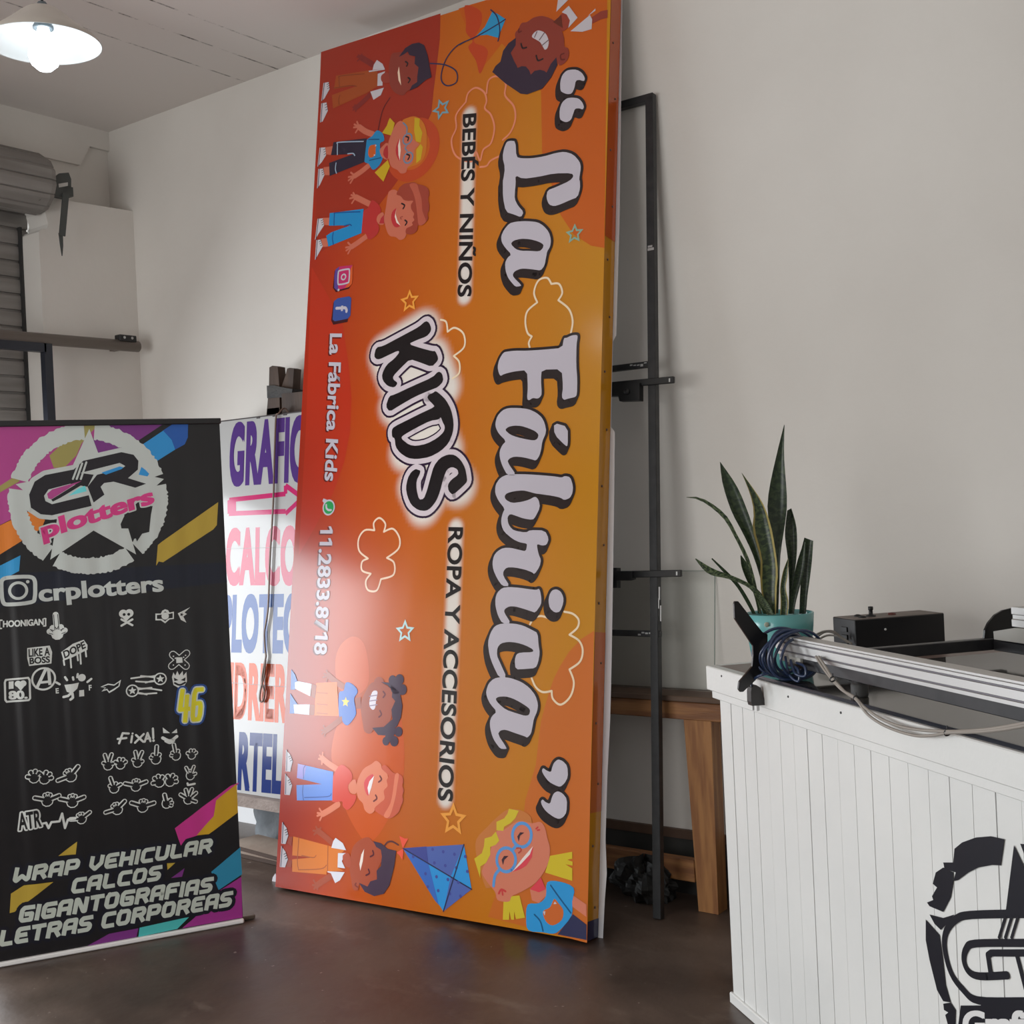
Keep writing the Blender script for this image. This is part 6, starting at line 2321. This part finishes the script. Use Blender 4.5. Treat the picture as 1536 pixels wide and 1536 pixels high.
gc_ = thing('twin_cable', 'pair of thin grey beige cables sagging below the aluminium rail across the counter edge', 'cable', P3(.9, 0, ZG))
cg = mat('grey_beige_cable', (.30, .27, .24, 1), .45)
for i, path in enumerate(([(1224, 985), (1232, 998), (1243, 1013), (1262, 1034), (1282, 1046), (1298, 1062), (1325, 1080), (1365, 1093), (1420, 1097), (1480, 1094), (1540, 1084), (1620, 1066)],
                          [(1228, 985), (1238, 1000), (1249, 1017), (1268, 1038), (1285, 1050), (1302, 1072), (1330, 1090), (1370, 1103), (1400, 1103), (1424, 1099), (1480, 1097), (1540, 1088), (1620, 1070)])):
    f = MB()
    f.tube(catmull([on_t(x, y, .012 - .05 * min(1, j / 4) - .002 * i) for j, (x, y) in enumerate(path)], 6), .0036, cg, 7)
    f.build('strand', gc_)
for x, y in ((1249, 1018), (1284, 1047), (1421, 1098)):
    f = MB()
    p = on_t(x, y, -.035)
    f.lathe(p - E1 * .003, [(.0075, 0), (.0085, .001), (.0085, .005), (.0075, .006)], clamp_m, 12, (E1 - ZV * .5).normalized())
    f.box(p + ZV * .006, E1 * .003, E2 * -.002, ZV * .008, clamp_m)
    f.build('cable_tie', gc_)
bc_ = thing('box_cables', 'short grey cables running from the black control box down to the rail', 'cable', P3(.0, .43, ZG))
for i, path in enumerate(([(1265, 958), (1252, 950), (1238, 948), (1226, 955), (1220, 962)], [(1272, 964), (1258, 955), (1242, 953), (1230, 958), (1222, 964)], [(1278, 966), (1262, 956), (1250, 947), (1236, 947), (1224, 952)])):
    f = MB()
    f.tube(catmull([on_t(x, y, .43 - .02 * j) for j, (x, y) in enumerate(path)], 6), .0035, cg, 6)
    f.build('strand', bc_)

# ------------------------------------------------------------------ potted snake plant
PC = P3(.075, .175, ZG - .009)
dep = (PC - CAM).dot(FW)
PR = 51 / F_PX * dep
zr = hit(1175, 919, FW, FW.dot(CAM) + dep).z
ph_ = zr - PC.z
plant = thing('snake_plant', 'snake plant with upright banded leaves in a turquoise pot on the counter corner', 'plant', PC)
tq_ = mat('turquoise_glaze', rgb(84, 142, 142, 1.5), .22, 0, .6)
f = MB()
f.lathe(PC, [(0, 0), (PR * .77, 0), (PR * .81, .004), (PR * .89, ph_ * .35), (PR * .97, ph_ * .75), (PR, ph_), (PR * .965, ph_ + .002), (PR * .94, ph_ - .004), (PR * .93, ph_ - .03)], tq_, 56)
f.build('pot', plant)
f = MB()
f.lathe(PC, [(PR * .935, ph_ - .026), (PR * .5, ph_ - .018), (0, ph_ - .016)], noise_mat('potting_soil', (.018, .013, .010, 1), (.05, .036, .026, 1), 60, .9, 5, .8), 32)
f.build('soil', plant)
f = MB()
lp = hit(1150, 937, FW, FW.dot(CAM) + dep - PR * .93)
f.lathe(lp, [(0, .003), (.006, .003), (.008, .001), (.008, 0)], mat('faded_sticker', (.35, .38, .30, 1), .6), 12, -FW)
f.build('sticker', plant)


def leaf_mat(name, edge, pale):
    m = mat(name, (.03, .06, .025, 1), .35, 0, .5)
    t, b = nodes(m)
    tc = t.nodes.new('ShaderNodeUVMap')
    mp = t.nodes.new('ShaderNodeMapping')
    mp.inputs['Scale'].default_value = (1.2, 16, 1)
    t.links.new(tc.outputs[0], mp.inputs[0])
    nz = t.nodes.new('ShaderNodeTexNoise')
    nz.inputs['Scale'].default_value = 2.2
    nz.inputs['Detail'].default_value = 5
    nz.inputs['Distortion'].default_value = .6
    t.links.new(mp.outputs[0], nz.inputs['Vector'])
    cr = t.nodes.new('ShaderNodeValToRGB')
    e = cr.color_ramp.elements
    e[0].position, e[0].color = .42, (.012, .028, .014, 1)
    e[1].position, e[1].color = .62, pale
    t.links.new(nz.outputs[0], cr.inputs[0])
    sx = t.nodes.new('ShaderNodeSeparateXYZ')
    t.links.new(tc.outputs[0], sx.inputs[0])
    d = mnode(t, 'ABSOLUTE', mnode(t, 'SUBTRACT', sx.outputs[0], .5))
    ed = mnode(t, 'GREATER_THAN', d, .385 if edge else .6)
    mx = t.nodes.new('ShaderNodeMix')
    mx.data_type = 'RGBA'
    mx.inputs[7].default_value = (.42, .34, .10, 1)
    t.links.new(ed, mx.inputs[0])
    t.links.new(cr.outputs[0], mx.inputs[6])
    t.links.new(mx.outputs[2], b.inputs['Base Color'])
    return m


LFD = leaf_mat('leaf_dark_banded', False, (.045, .075, .032, 1))
LFE = leaf_mat('leaf_yellow_edged', True, (.075, .115, .04, 1))
LFP = leaf_mat('leaf_pale_banded', False, (.14, .19, .09, 1))
LZ = (1000, 620, 2.866)


def leaf(left, right, d0, d1, m, fold=.25):
    """left/right outlines in photo pixels from tip to base; d0/d1 depth at base and tip relative to pot centre"""
    n = 16

    def res(pts):
        L = [0]
        for a, b2 in zip(pts[:-1], pts[1:]):
            L.append(L[-1] + math.dist(a, b2))
        out = []
        for i in range(n + 1):
            x = L[-1] * i / n
            for j in range(len(pts) - 1):
                if L[j + 1] >= x - 1e-9:
                    t_ = (x - L[j]) / max(L[j + 1] - L[j], 1e-9)
                    out.append((pts[j][0] + (pts[j + 1][0] - pts[j][0]) * t_, pts[j][1] + (pts[j + 1][1] - pts[j][1]) * t_))
                    break
        return out
    sm = [(p.x, p.y) for p in catmull([Vector((x, y, 0)) for x, y in left], 4)]
    sr = [(p.x, p.y) for p in catmull([Vector((x, y, 0)) for x, y in right], 4)]
    A_, B_ = res(sm), res(sr)
    q = MB()
    K = 6
    vs = []
    for side in (0, 1):
        for i in range(n + 1):
            dd = d1 + (d0 - d1) * i / n
            for k in range(K + 1):
                w = k / K
                x = A_[i][0] + (B_[i][0] - A_[i][0]) * w
                y = A_[i][1] + (B_[i][1] - A_[i][1]) * w
                wid = math.dist(A_[i], B_[i]) / LZ[2] / F_PX * dep
                sag = fold * wid * (1 - (2 * w - 1) ** 2) + side * .0022 * (1 - (2 * w - 1) ** 4)
                vs.append(hit(LZ[0] + x / LZ[2], LZ[1] + y / LZ[2], FW, FW.dot(CAM) + dep + dd + sag))
                q.uv[len(vs) - 1] = (w, 1 - i / n)
    fs = []
    M = (n + 1) * (K + 1)
    for side in (0, 1):
        for i in range(n):
            for k in range(K):
                a = side * M + i * (K + 1) + k
                fc = (a, a + K + 1, a + K + 2, a + 1)
                fs.append(fc if side == 0 else fc[::-1])
    q.add(vs, fs, m, True)
    q.build('leaf', plant)


leaf([(505, 48), (472, 180), (440, 330), (434, 430), (455, 540), (466, 700), (470, 860)], [(507, 52), (505, 190), (518, 380), (505, 500), (490, 600), (485, 720), (480, 860)], .01, .03, LFD)
leaf([(229, 208), (240, 300), (278, 420), (330, 520), (375, 620), (410, 740), (430, 860)], [(233, 212), (300, 310), (340, 400), (368, 480), (405, 610), (440, 740), (455, 860)], -.02, 0, LFD)
leaf([(322, 256), (356, 340), (374, 420), (370, 500), (392, 580), (404, 640), (402, 720), (412, 800), (430, 865)], [(325, 258), (410, 380), (447, 480), (466, 580), (478, 680), (472, 760), (472, 800), (470, 865)], -.05, -.03, LFE)
leaf([(84, 362), (140, 372), (205, 415), (252, 462), (288, 525), (330, 610), (360, 690), (384, 800), (392, 860)], [(86, 360), (145, 362), (215, 402), (265, 450), (302, 520), (346, 605), (374, 690), (398, 800), (404, 860)], -.03, -.06, LFP, .1)
leaf([(592, 534), (575, 600), (565, 640), (575, 720), (572, 800), (570, 862)], [(630, 548), (626, 620), (617, 700), (606, 780), (602, 830), (598, 862)], .03, .02, LFD)
leaf([(518, 418), (508, 520), (520, 620), (526, 740), (524, 862)], [(536, 408), (558, 490), (560, 600), (545, 740), (540, 862)], .05, .06, LFD)
leaf([(588, 560), (560, 640), (545, 720), (532, 800), (526, 862)], [(596, 552), (592, 660), (574, 740), (556, 810), (548, 862)], .02, .01, LFD)
leaf([(122, 626), (178, 690), (265, 712), (345, 745), (385, 790), (415, 862)], [(126, 624), (200, 668), (275, 695), (362, 735), (412, 780), (452, 862)], -.06, -.05, LFP, .12)
leaf([(192, 626), (250, 690), (300, 745), (340, 810), (368, 862)], [(196, 622), (262, 682), (312, 735), (356, 805), (384, 862)], -.02, -.05, LFD, .1)
leaf([(317, 612), (322, 660), (345, 720), (372, 770), (395, 862)], [(320, 610), (350, 650), (375, 700), (392, 770), (410, 862)], 0, 0, LFD)
leaf([(522, 622), (500, 680), (488, 750), (490, 810), (488, 866)], [(524, 626), (520, 700), (512, 750), (524, 810), (520, 866)], -.065, -.06, LFE)
leaf([(385, 760), (398, 810), (420, 845), (436, 866)], [(392, 762), (425, 800), (450, 840), (462, 866)], -.07, -.06, LFP)
